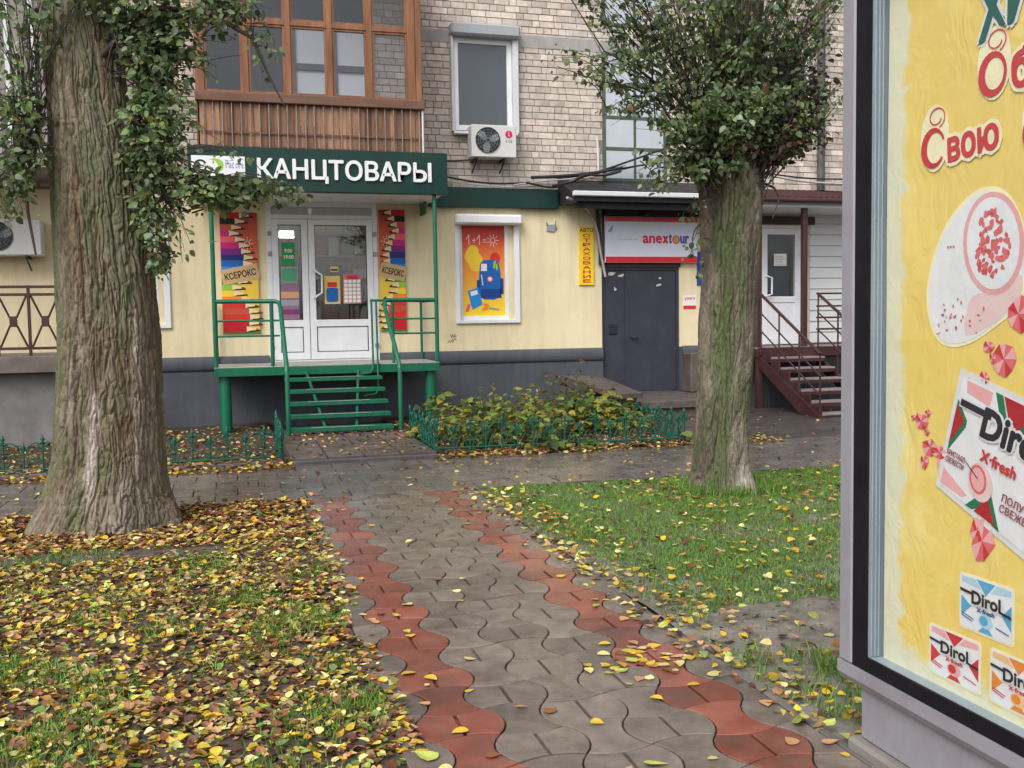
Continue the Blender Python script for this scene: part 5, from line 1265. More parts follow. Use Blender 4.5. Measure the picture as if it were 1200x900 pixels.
# crystals
def crystal(cu, cv, w, h, rot=0):
    out = ell(cu, cv, w, h, rot, 9, .22, rw); art('crystal', [out], pk['pink'], .0008)
    art('crystal_facet', [[(cu, cv), out[k], out[(k + 1) % 9]] for k in (0, 2, 5)], pk['lpink'], .0011); art('crystal_facet', [[(cu + .003, cv - .004), out[k], out[(k + 1) % 9]] for k in (3, 7)], pk['red'], .0011)
for c in ((.185, 1.205, .035, .026), (.145, 1.215, .010, .010), (.215, 1.235, .013, .013), (.21, 1.175, .012, .012), (.20, 1.075, .02, .022), (.228, 1.128, .035, .028), (.272, 1.115, .035, .022), (.46, .87, .045, .065), (.44, .90, .03, .04), (.585, 1.55, .05, .05), (.535, 1.42, .042, .055), (.475, 1.455, .022, .016), (.49, 1.42, .012, .018), (.46, 1.362, .018, .02), (.395, 1.345, .022, .014)): crystal(*c)
# splash behind the pack
art('ice_splash', [sm([(.26, 1.10), (.30, 1.16), (.34, 1.30), (.38, 1.34), (.40, 1.20), (.36, 1.0), (.31, .985), (.27, 1.04)])], pk['lpink'], .0005)
# big tilted pack; (a,c) in pack space -> poster
pr_ = -.30
def PK(a, c, O=(.375, 1.362), r_=-.285): return (O[0] + a * math.cos(r_) - c * math.sin(r_) * -1 * 0 + c * .28, O[1] + a * math.sin(r_) + c * 1.0)
pkq = lambda pts: [PK(a, c) for a, c in pts]
art('pack_halo', [pkq([(-.02, .02), (.5, .02), (.5, -.42), (-.02, -.36)])], pk['white'], .0010)
art('pack', [pkq([(0, 0), (.5, 0), (.5, -.40), (0, -.345)])], pk['paper'], .0016)
art('pack_green', [pkq([(-.0, -.07), (.055, -.12), (.055, -.14), (0, -.235)]), pkq([(.14, 0), (.17, 0), (.235, -.115), (.205, -.115)]), pkq([(.235, -.115), (.36, 0), (.33, 0), (.22, -.10)]), pkq([(.12, -.36), (.20, -.27), (.27, -.375), (.24, -.37), (.2, -.31), (.15, -.36)])], pk['green'], .0020)
art('pack_melon', [pkq([(0, -.085), (.045, -.125), (0, -.21)]), pkq([(.175, 0), (.32, 0), (.232, -.095)]), pkq([(.16, -.36), (.20, -.30), (.25, -.368)])], pk['dred'], .0023)
art('pack_pinkwash', [pkq([(.02, -.005), (.13, -.005), (.13, -.05), (.03, -.04)]), pkq([(.0, -.29), (.12, -.33), (.1, -.345), (0, -.34)])], pk['lpink'], .0019)
art('pack_gum', [ell(*PK(.16, -.27), .05, .06, .3, 20)], pk['pinkwash'], .0026); art('pack_gum', [ell(*PK(.15, -.265), .035, .045, .2, 20)], pk['pink'], .0029); art('pack_gum', [ell(*PK(.15, -.265), .027, .036, .2, 20)], pk['lpink'], .0031)
TPK = lambda u, v, w: TP(*PK(u, v), w)
def logo(TT_, u0, v0, u1, v1, w, sub, subm, dark=pk['black'], nm='logo', bar=True):
    """the brand word with its bar running in from the left and out to the right"""
    hgt = v1 - v0
    text('Diroll'[:5] + 'l'[:0] if False else 'Dirol', pk['white'], pst, TT_, u0 - .006, v0 - .006, u1 + .006, v1 + .006, w, .09, name=nm)
    text('Dirol', dark, pst, TT_, u0, v0, u1, v1, w + .0006, .035, name=nm)
def prism_on(TT_, name, polys, m, w):
    m_ = MB()
    for p in polys: m_.add([TT_(u, v, w) for u, v in p], [tuple(range(len(p)))])
    return m_.build(name, m, pst)
logo(TPK, .119, -.142, .36, -.05, .0034, None, None)
prism_on(TPK, 'logo_bar', [rect(.012, -.088, .16, -.054)], pk['white'], .0032); prism_on(TPK, 'logo_bar', [rect(.018, -.082, .15, -.062)], pk['black'], .0042)
text('X·fresh', pk['red'], pst, TPK, .14, -.208, .285, -.172, .0036, .03)
text('КРИСТАЛЛ\nСВЕЖЕСТИ', pk['maroon'], pst, TPK, .005, -.265, .085, -.225, .0036, .01)
prism_on(TPK, 'pointer', [stroke([(.09, -.235), (.15, -.262)], .003)[0]], pk['black'], .0038)
text('ПОЛУЧИ\nСВЕЖЕСТЬ', pk['maroon'], pst, TPK, .255, -.315, .42, -.26, .0036, .01)
# the three small packs, standing straight
def small_pack(u0, v0, u1, v1, c1, c2, c3):
    W, H_ = u1 - u0, v1 - v0; q = lambda pts: [(u0 + a * W, v0 + c * H_) for a, c in pts]
    art('pack_shadow', [rrect(u0 - .006, v0 - .006, u1 + .006, v1 + .006, .014)], pk['halo'], .0004)
    art('pack', [rrect(u0, v0, u1, v1, .012)], pk['paper'], .0009)
    art('pack_cross', [q([(.02, .60), (.22, .44), (.02, .2)]), q([(.32, .98), (.68, .98), (.5, .72)]), q([(.98, .70), (.8, .46), (.98, .22)]), q([(.36, .02), (.64, .02), (.5, .2)])], pk[c1], .0013)
    art('pack_wash', [q([(.03, .97), (.3, .97), (.42, .8), (.03, .86)]), q([(.70, .97), (.97, .97), (.97, .86), (.6, .8)])], pk[c2], .0012)
    art('pack_gum', [ell(u0 + W * .5, v0 + H_ * .24, W * .14, H_ * .13, 0, 18)], pk[c2], .0016); art('pack_gum', [ell(u0 + W * .47, v0 + H_ * .25, W * .08, H_ * .09, 0, 18)], pk[c1], .0019)
    logo(TP, u0 + W * .24, v0 + H_ * .50, u0 + W * .80, v0 + H_ * .76, .0022, None, None)
    prism_on(TP, 'logo_bar', [q([(.01, .69), (.26, .66), (.26, .715), (.01, .745)]), q([(.78, .50), (.99, .46), (.99, .51), (.78, .55)])], pk['black'], .0029)
    text('X·fresh', pk[c3], pst, TP, u0 + W * .34, v0 + H_ * .38, u0 + W * .68, v0 + H_ * .47, .0024, .03)
    prism_on(TP, 'pack_smallprint', [q([(.05, .26), (.28, .2), (.28, .22), (.05, .285)]), q([(.05, .21), (.25, .155), (.25, .175), (.05, .235)]), q([(.7, .2), (.95, .15), (.95, .17), (.7, .225)])], pk[c3], .0022)
small_pack(.372, .588, .584, .752, 'blue', 'lblue', 'dblue')
small_pack(.238, .398, .456, .552, 'red', 'lpink', 'red')
small_pack(.502, .398, .716, .554, 'orange', 'lorange', 'red')
# headline lettering with swashes
def headline(s, u0, v0, u1, v1, rot): 
    text(s, pk['halo'], pst, TP, u0 - .012, v0 - .012, u1 + .012, v1 + .012, .0012, .09, rot=rot); text(s, pk['red'], pst, TP, u0, v0, u1, v1, .0020, .028, rot=rot)
headline('вою', .292, 2.022, .503, 2.102, .06)
headline('бнови', .545, 2.195, .90, 2.31, .1)
headline('вежесть', .70, 2.02, 1.05, 2.11, .08)
def swash(cu, cv, h, closed):
    """big round capital with a curl on top"""
    pts = []; a0, a1 = (.45, 5.6) if not closed else (0, 6.283)
    for k in range(27):
        a = a0 + (a1 - a0) * k / 26; pts.append((cu + .046 * h / .12 * math.cos(a), cv + .055 * h / .12 * math.sin(a)))
    body_ = []; 
    for k, (p, q_) in enumerate(zip(pts[:-1], pts[1:])):
        f = .5 - .5 * math.cos(2 * math.pi * (k / 26)) if not closed else .55 + .45 * math.cos(2 * math.pi * k / 26 - math.pi); body_ += stroke([p, q_], .009 + .017 * f)
    curl = []
    for k in range(30):
        t = k / 29; a = -1.2 + t * 7.2; r_ = .040 * (1 - .45 * t); curl.append((cu + .010 + r_ * math.cos(a), cv + .095 * h / .12 - .002 + r_ * .85 * math.sin(a)))
    art('swash_halo', [ell(cu, cv + .03, .066 * h / .12, .105 * h / .12, 0, 24)], pk['halo'], .0010)
    prism_on(TP, 'swash_capital', body_, pk['red'], .0020); prism_on(TP, 'swash_curl', [p for p in stroke(curl, .004)], pk['red'], .0021)
swash(.232, 2.075, .12, False); swash(.478, 2.245, .12, True); swash(.645, 2.05, .11, False)
text('ХРУСТ', pk['white'], pst, TP, .385, 2.385, .95, 2.57, .0012, .07, rot=.22, shear=.3); text('ХРУСТ', pk['teal'], pst, TP, .395, 2.395, .94, 2.56, .0020, .03, rot=.22, shear=.3)
# ================================================================ TREES
_rs = np.random.RandomState(5); _perm = np.concatenate([_rs.permutation(256)] * 3)
_grad = _rs.normal(size=(256, 3)); _grad /= np.linalg.norm(_grad, axis=1, keepdims=True)
def pn(x, y, z):
    """gradient noise on arrays, about -.8 .. .8"""
    xi, yi, zi = np.floor(x).astype(int), np.floor(y).astype(int), np.floor(z).astype(int); xf, yf, zf = x - xi, y - yi, z - zi
    f = lambda t: t * t * t * (t * (t * 6 - 15) + 10); u, v, w = f(xf), f(yf), f(zf); r = 0
    for a in (0, 1):
        for b in (0, 1):
            for c in (0, 1):
                g = _grad[_perm[_perm[_perm[(xi + a) & 255] + ((yi + b) & 255)] + ((zi + c) & 255)]]
                r = r + (u if a else 1 - u) * (v if b else 1 - v) * (w if c else 1 - w) * (g[..., 0] * (xf - a) + g[..., 1] * (yf - b) + g[..., 2] * (zf - c))
    return r * 1.5
def crack(n, w): t = np.clip(1 - np.abs(n) / w, 0, 1); return t * t * (3 - 2 * t)
def trunk(name, prof, ztop, nth, nz_, seed, parent, paint, furrow=.03, flare=None):
    """prof: list of (z, cx, cy, r). Long broken bark plates with deep cracks, as real relief."""
    zs = np.array([p[0] for p in prof]); zz = prof[0][0] + (ztop - prof[0][0]) * np.arange(nz_ + 1) / nz_; th = 2 * np.pi * np.arange(nth) / nth
    TH, Zm = np.meshgrid(th, zz); CX, CY, RR = (np.interp(Zm, zs, [p[i] for p in prof]) for i in (1, 2, 3)); ct, sn = np.cos(TH), np.sin(TH)
    x, y = ct * RR, sn * RR
    wx = pn(x * 5 + seed, y * 5, Zm * 1.6) * .026 + pn(x * 16, y * 16 + seed, Zm * 6) * .010; wy = pn(x * 5 + 40, y * 5 + seed, Zm * 1.6) * .026 + pn(x * 16 + 9, y * 16, Zm * 6 + seed) * .014
    X, Y = x + wx, y + wy
    n1 = pn(X * 16 + seed, Y * 16, Zm * 1.5); n2 = pn(X * 36 + 30, Y * 36 + seed, Zm * 4.0); n3 = pn(X * 7 + 60, Y * 7, Zm * 9 + seed)
    c1 = crack(n1, .20); c2 = crack(n2, .20) * (1 - .5 * c1); c3 = crack(n3, .07) * .6                # deep furrows, finer splits, cross breaks
    plate = .5 + pn(X * 13 + 80, Y * 13, Zm * 3)                                                    # plates stand proud by differing amounts
    fine = pn(x * 60, y * 60, Zm * 26) + .5 * pn(x * 120, y * 120, Zm * 60)
    low = pn(ct * 1.4 + seed, sn * 1.4, Zm * .8) * .05 * RR + pn(ct * 3 + seed, sn * 3, Zm * 1.6) * .03 * RR
    d = low - furrow * (c1 + .6 * c2 + .4 * c3) + furrow * .35 * (plate - .5) + fine * .0035
    if flare: d = d + flare * np.clip(1 - Zm / .5, 0, 1) ** 2 * (.25 + 1.3 * np.abs(np.sin(TH * 2.5 + seed + .5 * pn(ct, sn, Zm))) ** 2)
    R_ = RR + d; P3 = np.stack([CX + R_ * ct, CY + R_ * sn, Zm], -1).reshape(-1, 3); col = paint(np.degrees(TH), Zm, ct, sn, X, Y).reshape(-1, 3)
    a = (np.arange(nz_)[:, None] * nth + np.arange(nth)[None]); b = (np.arange(nz_)[:, None] * nth + (np.arange(nth)[None] + 1) % nth); F = np.stack([a, b, b + nth, a + nth], -1).reshape(-1, 4); nf = len(F)
    me = bpy.data.meshes.new(name); me.vertices.add(len(P3)); me.vertices.foreach_set('co', P3.reshape(-1).astype(np.float32)); me.loops.add(nf * 4); me.polygons.add(nf)
    me.loops.foreach_set('vertex_index', F.reshape(-1).astype(np.int32)); me.polygons.foreach_set('loop_start', (np.arange(nf) * 4).astype(np.int32)); me.polygons.foreach_set('loop_total', np.full(nf, 4, np.int32)); me.polygons.foreach_set('use_smooth', [True] * nf)
    ca = me.attributes.new('tone', 'FLOAT_COLOR', 'POINT'); c4 = np.ones((len(P3), 4), np.float32); c4[:, :3] = np.clip(col, 0.01, 1); ca.data.foreach_set('color', c4.reshape(-1))
    me.materials.append(m_bark); me.update(calc_edges=True); me.validate(); return link(name, me, parent)
m_bark = attr_mat('bark', .85, bump=.7, bscale=60, stretch=(1, 1, .45), jitter=.32, jscale=45, spec=.15, bdist=.008)
m_twig = mat('twig_bark', (.055, .04, .032), .75, var=.35, scale=20)
def mixc(a, b, t): t = np.clip(t, 0, 1)[..., None]; return np.asarray(a) * (1 - t) + np.asarray(b) * t
GREYB = (.225, .195, .15); BROWN = (.16, .12, .08); MOSS = (.118, .132, .07); PALE = (.40, .345, .30); RUST = (.13, .078, .048)
def band(d, z, a, w, z0, z1, soft=.25):
    """a vertical stripe on the trunk, centred at angle a (270 faces the street)"""
    k = np.clip(1 - np.abs((d - a + 180) % 360 - 180 + 6 * pn(z * 3, d * 0 + a, z * 0)) / w, 0, 1); return k * np.clip((z - z0) / soft, 0, 1) * np.clip((z1 - z) / soft, 0, 1)
def paint1(d, z, ct, sn, X, Y):
    c = mixc(np.broadcast_to(GREYB, d.shape + (3,)), BROWN, .5 + 1.1 * pn(X * 7, Y * 7, z * 1.6 + 5)); c = c * (1 + .25 * pn(X * 24, Y * 24, z * 6))[..., None]
    c = mixc(c, MOSS, .28 + .9 * pn(ct * 1.5 + 3, sn * 1.5, z * .5) + .7 * pn(X * 9 + 7, Y * 9, z * 3) - .5 * np.clip(.5 - z, 0, 1))
    c = mixc(c, PALE, 1.5 * band(d, z, 260, 8, .12, 1.15)); c = mixc(c, np.array(PALE) * .85, 1.3 * band(d, z, 306, 4, .2, 1.75)); c = mixc(c, np.array(PALE) * .7, .7 * band(d, z, 290, 22, -.1, .5, .2))
    return mixc(mixc(c, RUST, .8 * band(d, z, 248, 5, 1.55, 2.9)), (.10, .07, .052), .7 * band(d, z, 238, 6, .0, 1.6))
def paint2(d, z, ct, sn, X, Y):
    c = mixc(np.broadcast_to(GREYB, d.shape + (3,)), (.105, .088, .068), .6 + 1.1 * pn(X * 7 + 8, Y * 7, z * 1.6)); c = c * (1 + .25 * pn(X * 24, Y * 24, z * 6))[..., None]
    g = .18 + .8 * pn(ct * 1.6 + 1, sn * 1.6, z * .6 + 2) + .7 * pn(X * 9, Y * 9, z * 2.4) + .45 * np.clip(1 - np.abs(d - 232) / 42, 0, 1) + .25 * np.clip(1 - np.abs(d - 325) / 25, 0, 1)
    c = mixc(c, (.082, .108, .042), g); return mixc(c, PALE, 1.0 * np.clip(1 - np.abs(d - 285) / 48, 0, 1) * np.clip((.75 - z) / .5, 0, 1) * (.7 + .8 * pn(X * 10, Y * 10, z * 3)))

def foliage(tree, blobs, pal, wts, seed, twig_r=.006, more=1.0, sz=1.0, spread=1.0):
    """blobs: (centre, radii, leaves, twigs, origin): shoots grown from the trunk into each blob, leaves along them"""
    rr = random.Random(seed); tw = MB(); pos = []; tip = []; nrm = []; siz = []; cw = []
    for (c, rad, nl, ntw, org) in blobs:
        c, org = Vector(c), Vector(org)
        shade = rr.uniform(-.25, .25)
        ntw = max(3, int(ntw * .62))
        for t in range(ntw):
            while True:
                d = Vector((rr.uniform(-1, 1), rr.uniform(-1, 1), rr.uniform(-1, 1)))
                if d.length < 1: break
            e = c + Vector((d.x * rad[0], d.y * rad[1], d.z * rad[2])) * spread; o = org + Vector((rr.gauss(0, .06), rr.gauss(0, .06), rr.gauss(0, .12)))
            mid = (o + e) / 2 + Vector((rr.gauss(0, .06), rr.gauss(0, .06), (e - o).length * rr.uniform(.08, .28)))
            pts = []
            for k in range(7):
                s = k / 6; pts.append((1 - s) ** 2 * o + 2 * s * (1 - s) * mid + s * s * e + Vector((rr.gauss(0, .008), rr.gauss(0, .008), rr.gauss(0, .008))))
            r0 = twig_r * rr.uniform(.6, 1.3); tw.tube(pts, [r0 * (1 - .75 * k / 6) for k in range(7)], 4, cap=False)
            for q in range(max(1, int(nl * more) // ntw)):
                s = 1 - rr.random() ** 1.4 * .75; k = min(5, int(s * 6)); f = s * 6 - k; p = pts[k].lerp(pts[k + 1], f)
                dr = Vector((rr.gauss(0, 1), rr.gauss(0, 1), rr.gauss(0, .7))); dr.normalize(); p = p + dr * abs(rr.gauss(0, .05))
                pos.append(p); tip.append((dr.x * .7 + rr.gauss(0, .3), dr.y * .7 + rr.gauss(0, .3), -.55 + rr.gauss(0, .35)))
                nrm.append((rr.gauss(0, .6), rr.gauss(0, .6) - .55, .7)); siz.append((.03 + .068 * rr.random() ** 1.3) * sz); cw.append(shade)
        for t in range(max(2, ntw // 3)):          # leafless shoots poking out past the leaves
            d = Vector((rr.gauss(0, 1), rr.gauss(0, 1), rr.gauss(.3, .8))).normalized(); e = c + Vector((d.x * rad[0], d.y * rad[1], d.z * rad[2])) * spread * rr.uniform(1.0, 1.35); o = org + Vector((rr.gauss(0, .08), rr.gauss(0, .08), rr.gauss(0, .14)))
            mid = (o + e) / 2 + Vector((rr.gauss(0, .08), rr.gauss(0, .08), rr.uniform(.0, .16))); tw.tube([(1 - s) ** 2 * o + 2 * s * (1 - s) * mid + s * s * e for s in (0, .2, .4, .6, .8, 1)], [twig_r * (1 - .16 * k) for k in range(6)], 4, cap=False)
    tw.build('twigs', m_twig, tree)
    n = len(pos); col = pick(pal, wts, n) * (1 + np.array(cw)[:, None])
    leaf_cloud('crown', np.array([tuple(p) for p in pos]), np.array(tip), np.array(nrm), np.array(siz), col, m_leaf, tree, BV, BF, curl=NR.normal(0, .25, n))

GR = [(.095, .150, .055), (.155, .225, .085), (.21, .285, .12), (.27, .345, .22), (.31, .36, .11), (.13, .085, .035), (.30, .25, .05)]
t1 = thing('poplar_tree', (-1.0, 8.3, 0), 'thick mossy tree trunk with leafy side shoots standing in fallen leaves at left', 'tree')
prof1 = [(-.1, -1.02, 8.3, .55), (0, -1.02, 8.3, .50), (.25, -1.0, 8.3, .452), (.6, -.97, 8.3, .415), (1.1, -.945, 8.3, .392), (1.7, -.94, 8.3, .378), (2.2, -.95, 8.3, .366), (2.8, -.98, 8.3, .335), (3.4, -1.03, 8.3, .30), (4.2, -1.08, 8.35, .26), (6.5, -1.1, 8.4, .20)]
trunk('trunk', prof1, 6.5, 620, 800, 2.0, t1, paint1, .026, .06)
limb = MB()
def branch(b, pts, r0, r1, n=7): b.tube([Vector(p) for p in pts], [r0 + (r1 - r0) * k / (len(pts) - 1) for k in range(len(pts))], n)
branch(limb, [(-.62, 8.15, 2.05), (-.50, 8.02, 2.0), (-.47, 7.98, 2.08), (-.50, 7.95, 2.22)], .045, .03)
branch(limb, [(-.9, 8.1, 3.6), (-.5, 7.95, 3.95), (-.1, 7.9, 3.93), (.22, 7.88, 3.75), (.34, 7.86, 3.45), (.44, 7.85, 3.25)], .03, .006)
branch(limb, [(-.9, 8.1, 3.9), (-.6, 7.9, 4.15), (-.1, 7.85, 4.1), (.3, 7.8, 4.2)], .03, .008)
branch(limb, [(-1.3, 8.2, 3.3), (-1.45, 8.0, 2.9), (-1.42, 7.95, 2.4), (-1.38, 7.95, 2.1)], .02, .008)
branch(limb, [(-.8, 8.05, 2.9), (-.45, 7.9, 2.75), (-.1, 7.85, 2.62), (.3, 7.8, 2.58), (.5, 7.8, 2.52)], .018, .005)
limb.build('branches', m_twig, t1)
O1 = (-.65, 8.05, 3.0); O2 = (-.7, 8.05, 3.6); OL = (-1.35, 8.1, 3.1)
foliage(t1, [((-.40, 7.95, 3.62), (.34, .26, .34), 950, 60, O2), ((-.52, 7.92, 3.10), (.20, .22, .32), 700, 44, O1), ((-.36, 7.92, 3.20), (.20, .24, .28), 560, 46, O2), ((-.47, 7.9, 2.66), (.20, .22, .28), 680, 46, O1), ((-.50, 7.9, 2.30), (.17, .2, .22), 420, 30, (-.6, 8.0, 2.6)), ((-.14, 7.86, 2.52), (.22, .18, .11), 330, 26, (-.5, 7.9, 2.7)),
             ((.14, 7.84, 2.54), (.22, .14, .09), 260, 22, (-.3, 7.9, 2.6)), ((.42, 7.82, 2.54), (.20, .12, .10), 230, 18, (0, 7.85, 2.6)), ((.10, 7.86, 2.86), (.10, .10, .05), 26, 5, (-.4, 7.9, 2.9)), ((-.47, 7.92, 1.98), (.10, .12, .09), 120, 10, (-.5, 7.97, 2.15)), ((-.30, 7.9, 2.28), (.13, .1, .16), 60, 10, O1),
             ((-.15, 7.9, 3.88), (.40, .28, .26), 620, 40, O2), ((.24, 7.88, 4.0), (.22, .2, .16), 220, 16, (-.1, 7.9, 3.95)), ((.32, 7.86, 3.60), (.10, .1, .22), 40, 8, (.2, 7.88, 3.8)), ((-.80, 7.85, 4.15), (.45, .3, .25), 500, 30, O2),
             ((-1.50, 8.0, 3.75), (.20, .28, .45), 200, 24, OL), ((-1.52, 7.98, 3.15), (.20, .26, .30), 190, 20, OL), ((-1.48, 7.95, 2.68), (.18, .22, .20), 300, 24, OL), ((-1.55, 7.95, 2.45), (.16, .2, .15), 230, 18, OL), ((-1.85, 8.0, 2.9), (.25, .3, .6), 220, 20, OL), ((-1.2, 7.9, 4.2), (.4, .4, .3), 300, 20, OL),
             ((-.6, 8.3, 4.8), (.9, .8, .5), 700, 40, (-1, 8.3, 4.2))], GR, [4, 5, 4, 2.2, 1, .35, .25], 21, more=1.05, sz=.82)

t2 = thing('poplar_tree', (4.25, 8.0, 0), 'tree with straight mossy trunk and dense ball of shoots on the right lawn', 'tree')
prof2 = [(-.1, 4.26, 8.0, .30), (0, 4.25, 8.0, .275), (.2, 4.25, 8.0, .25), (.6, 4.27, 8.0, .245), (1.2, 4.30, 8.0, .255), (2.0, 4.345, 8.0, .262), (2.6, 4.355, 8.0, .276), (2.85, 4.34, 8.0, .30), (3.1, 4.36, 8.0, .30), (4.0, 4.4, 8.0, .24), (6.5, 4.5, 8.0, .17)]
trunk('trunk', prof2, 6.5, 480, 800, 7.0, t2, paint2, .023, .05)
limb = MB()
for (a, c, d, e) in (((4.3, 7.8, 2.8), (4.7, 7.7, 3.1), (5.0, 7.65, 3.5), .03), ((4.2, 7.8, 2.8), (3.8, 7.7, 3.0), (3.45, 7.6, 3.4), .028), ((4.2, 7.8, 3.0), (3.7, 7.7, 3.4), (3.1, 7.6, 3.75), .02), ((3.6, 7.7, 3.45), (3.0, 7.62, 3.75), (2.7, 7.6, 4.15), .012), ((3.5, 7.65, 3.38), (2.95, 7.6, 3.5), (2.58, 7.6, 3.6), .009), ((4.3, 7.75, 3.0), (4.2, 7.65, 3.6), (4.1, 7.6, 4.3), .03), ((4.4, 7.75, 2.9), (4.75, 7.65, 3.5), (4.9, 7.6, 4.2), .03), ((4.65, 7.9, 2.75), (4.70, 7.75, 2.6), (4.60, 7.7, 2.42), .012)): branch(limb, [a, tuple((Vector(a) + Vector(c)) / 2 + Vector((.02, 0, .03))), c, d], e, e * .3)
limb.build('branches', m_twig, t2)
OC = (4.3, 7.8, 2.95); OR = (4.5, 7.8, 2.95); OLf = (4.1, 7.8, 2.9)
foliage(t2, [((4.45, 7.65, 3.75), (.42, .36, .42), 1500, 80, OC), ((4.10, 7.6, 3.35), (.40, .34, .34), 1300, 76, OC), ((4.72, 7.68, 3.35), (.34, .32, .32), 900, 60, OR), ((3.72, 7.62, 3.30), (.34, .28, .36), 780, 56, OLf), ((3.62, 7.62, 3.85), (.42, .3, .36), 620, 44, OLf), ((3.85, 7.62, 2.88), (.34, .24, .16), 480, 36, OLf), ((3.50, 7.62, 2.86), (.24, .2, .14), 230, 20, OLf), ((3.42, 7.6, 2.62), (.08, .06, .05), 26, 3, (3.6, 7.65, 2.8)),
             ((3.18, 7.6, 3.72), (.28, .2, .30), 230, 22, (3.6, 7.7, 3.45)), ((2.80, 7.6, 3.62), (.22, .16, .18), 130, 14, (3.2, 7.65, 3.5)), ((2.95, 7.6, 4.08), (.3, .2, .22), 150, 14, (3.3, 7.65, 3.7)), ((3.06, 7.6, 3.18), (.14, .12, .12), 60, 8, (3.4, 7.65, 3.3)), ((3.28, 7.6, 3.40), (.2, .16, .16), 150, 14, (3.6, 7.65, 3.4)),
             ((4.30, 7.55, 4.25), (.6, .4, .3), 1000, 60, OC), ((3.55, 7.6, 4.30), (.55, .35, .28), 700, 48, (3.9, 7.75, 3.4)), ((2.95, 7.6, 4.45), (.35, .25, .22), 260, 22, (3.5, 7.7, 3.8)), ((4.95, 7.65, 4.4), (.4, .35, .3), 520, 40, OR), ((4.2, 7.5, 4.7), (1.0, .4, .25), 900, 60, OC), ((5.15, 7.7, 3.55), (.2, .22, .3), 260, 30, OR), ((5.0, 7.75, 4.1), (.26, .3, .4), 420, 34, OR), ((3.86, 7.75, 2.12), (.06, .08, .2), 30, 8, (4.06, 7.78, 2.35)), ((3.80, 7.75, 2.42), (.07, .08, .06), 16, 5, (4.05, 7.8, 2.55)), ((4.3, 8.1, 5.2), (1.0, .9, .7), 900, 50, (4.4, 8, 4.5))], GR, [4, 5, 4, 3.2, .8, .8, .25], 33, more=1.05, sz=.80, spread=1.16)
# withered, darker right flank of the same crown
foliage(t2, [((4.98, 7.7, 3.75), (.26, .26, .45), 620, 60, OR), ((4.95, 7.72, 3.25), (.28, .24, .24), 420, 50, OR), ((4.70, 7.66, 3.02), (.22, .2, .16), 260, 34, OR), ((4.28, 7.6, 2.95), (.3, .16, .14), 130, 20, OC)], [(.10, .055, .035), (.16, .085, .05), (.05, .045, .025), (.045, .08, .025), (.26, .13, .07)], [4, 2.2, 4, 4, 1], 35, more=1.2, sz=.85)
for r_ in (t1, t2):
    cs = [c for c in r_.children if c.name.startswith('crown')]
# ================================================================ FALLEN LEAVES AND GRASS
YEL, PYEL, TAN, BRN, DBR, GRN, LIM = (.60, .40, .035), (.66, .56, .22), (.46, .245, .12), (.22, .085, .035), (.10, .05, .032), (.12, .19, .05), (.42, .46, .10)
def scatter(name, label, n, region, dens, pal, wts, s0, s1, zf, m=m_litter, lift=.012):
    pts = []; x0, x1, y0, y1 = region
    while len(pts) < n:
        k = 4000; xs = NR.uniform(x0, x1, k); ys = NR.uniform(y0, y1, k); u = NR.random(k)
        for x, y, r_ in zip(xs, ys, u):
            if r_ < dens(x, y): pts.append((x, y))
            if len(pts) >= n: break
    a = NR.uniform(0, 6.283, n); pos = np.array([(x, y, zf(x, y) + abs(NR.normal(0, lift)) + .002) for x, y in pts])
    tip = np.stack([np.cos(a), np.sin(a), NR.normal(0, .24, n)], 1); nr = np.stack([NR.normal(0, .34, n), NR.normal(0, .34, n), np.ones(n)], 1)
    o = leaf_cloud(name, pos, tip, nr, NR.uniform(s0, s1, n), pick(pal, wts, n, .3) * .97, m, None, curl=np.abs(NR.normal(.0, .35, n)) * NR.choice([-.4, 1], n), width=NR.uniform(.75, 1.15, n))
    return tag(o, label, 'leaves', kind='stuff')
PALL = [YEL, PYEL, TAN, BRN, DBR, GRN, LIM]
def cl(x, y, s=.9, o=0): return mnoise.noise(Vector((x * s + o, y * s, o)))
def d_left(x, y):
    if (x + 1.02) ** 2 + (y - 8.3) ** 2 < .5 ** 2: return 0
    if x > .57 + .16 * cl(x, y, 3, 2): return .06
    d = .72 + .5 * cl(x, y, 1.3, 4)
    if abs(y - 7.12 - .06 * math.sin(x * 3)) < .16 and x < -.1: d *= .18
    return max(.08, d)
Z = lambda x, y: soil_z(x, y)
scatter('leaf_litter', 'thick carpet of yellow and brown fallen leaves on the left lawn', 38000, (-3.6, .62, 2.6, 7.6), d_left, PALL, [3.2, 3.0, 3.6, 2.8, 2.6, 1.6, 1.6], .013, .054, Z)
scatter('leaf_litter', 'rust brown and ochre fallen leaves around the left tree', 8000, (-3.6, .60, 7.2, 8.85), lambda x, y: 0 if (x + 1.02) ** 2 + (y - 8.3) ** 2 < .45 ** 2 else max(.1, .8 + .4 * cl(x, y, 1.6, 9)) * (1 if not (y < 7.3 and x < 0) else .3), PALL, [2.6, 1.0, 3.8, 3.8, 2.6, .5, .6], .03, .068, Z)
def d_right(x, y):
    if (x - 4.25) ** 2 + (y - 8) ** 2 < .3 ** 2: return 0
    e = max(0, 1 - abs(x - 2.12) / .5); return max(.06, .30 + .75 * e + .35 * cl(x, y, 1.5, 6))
scatter('leaf_litter', 'scattered yellow fallen leaves on the green right lawn', 2700, (1.98, 6.3, 3.0, 8.8), d_right, PALL, [3, 2.6, 2.4, 1.4, .8, .9, 1.3], .03, .064, Z, lift=.022)
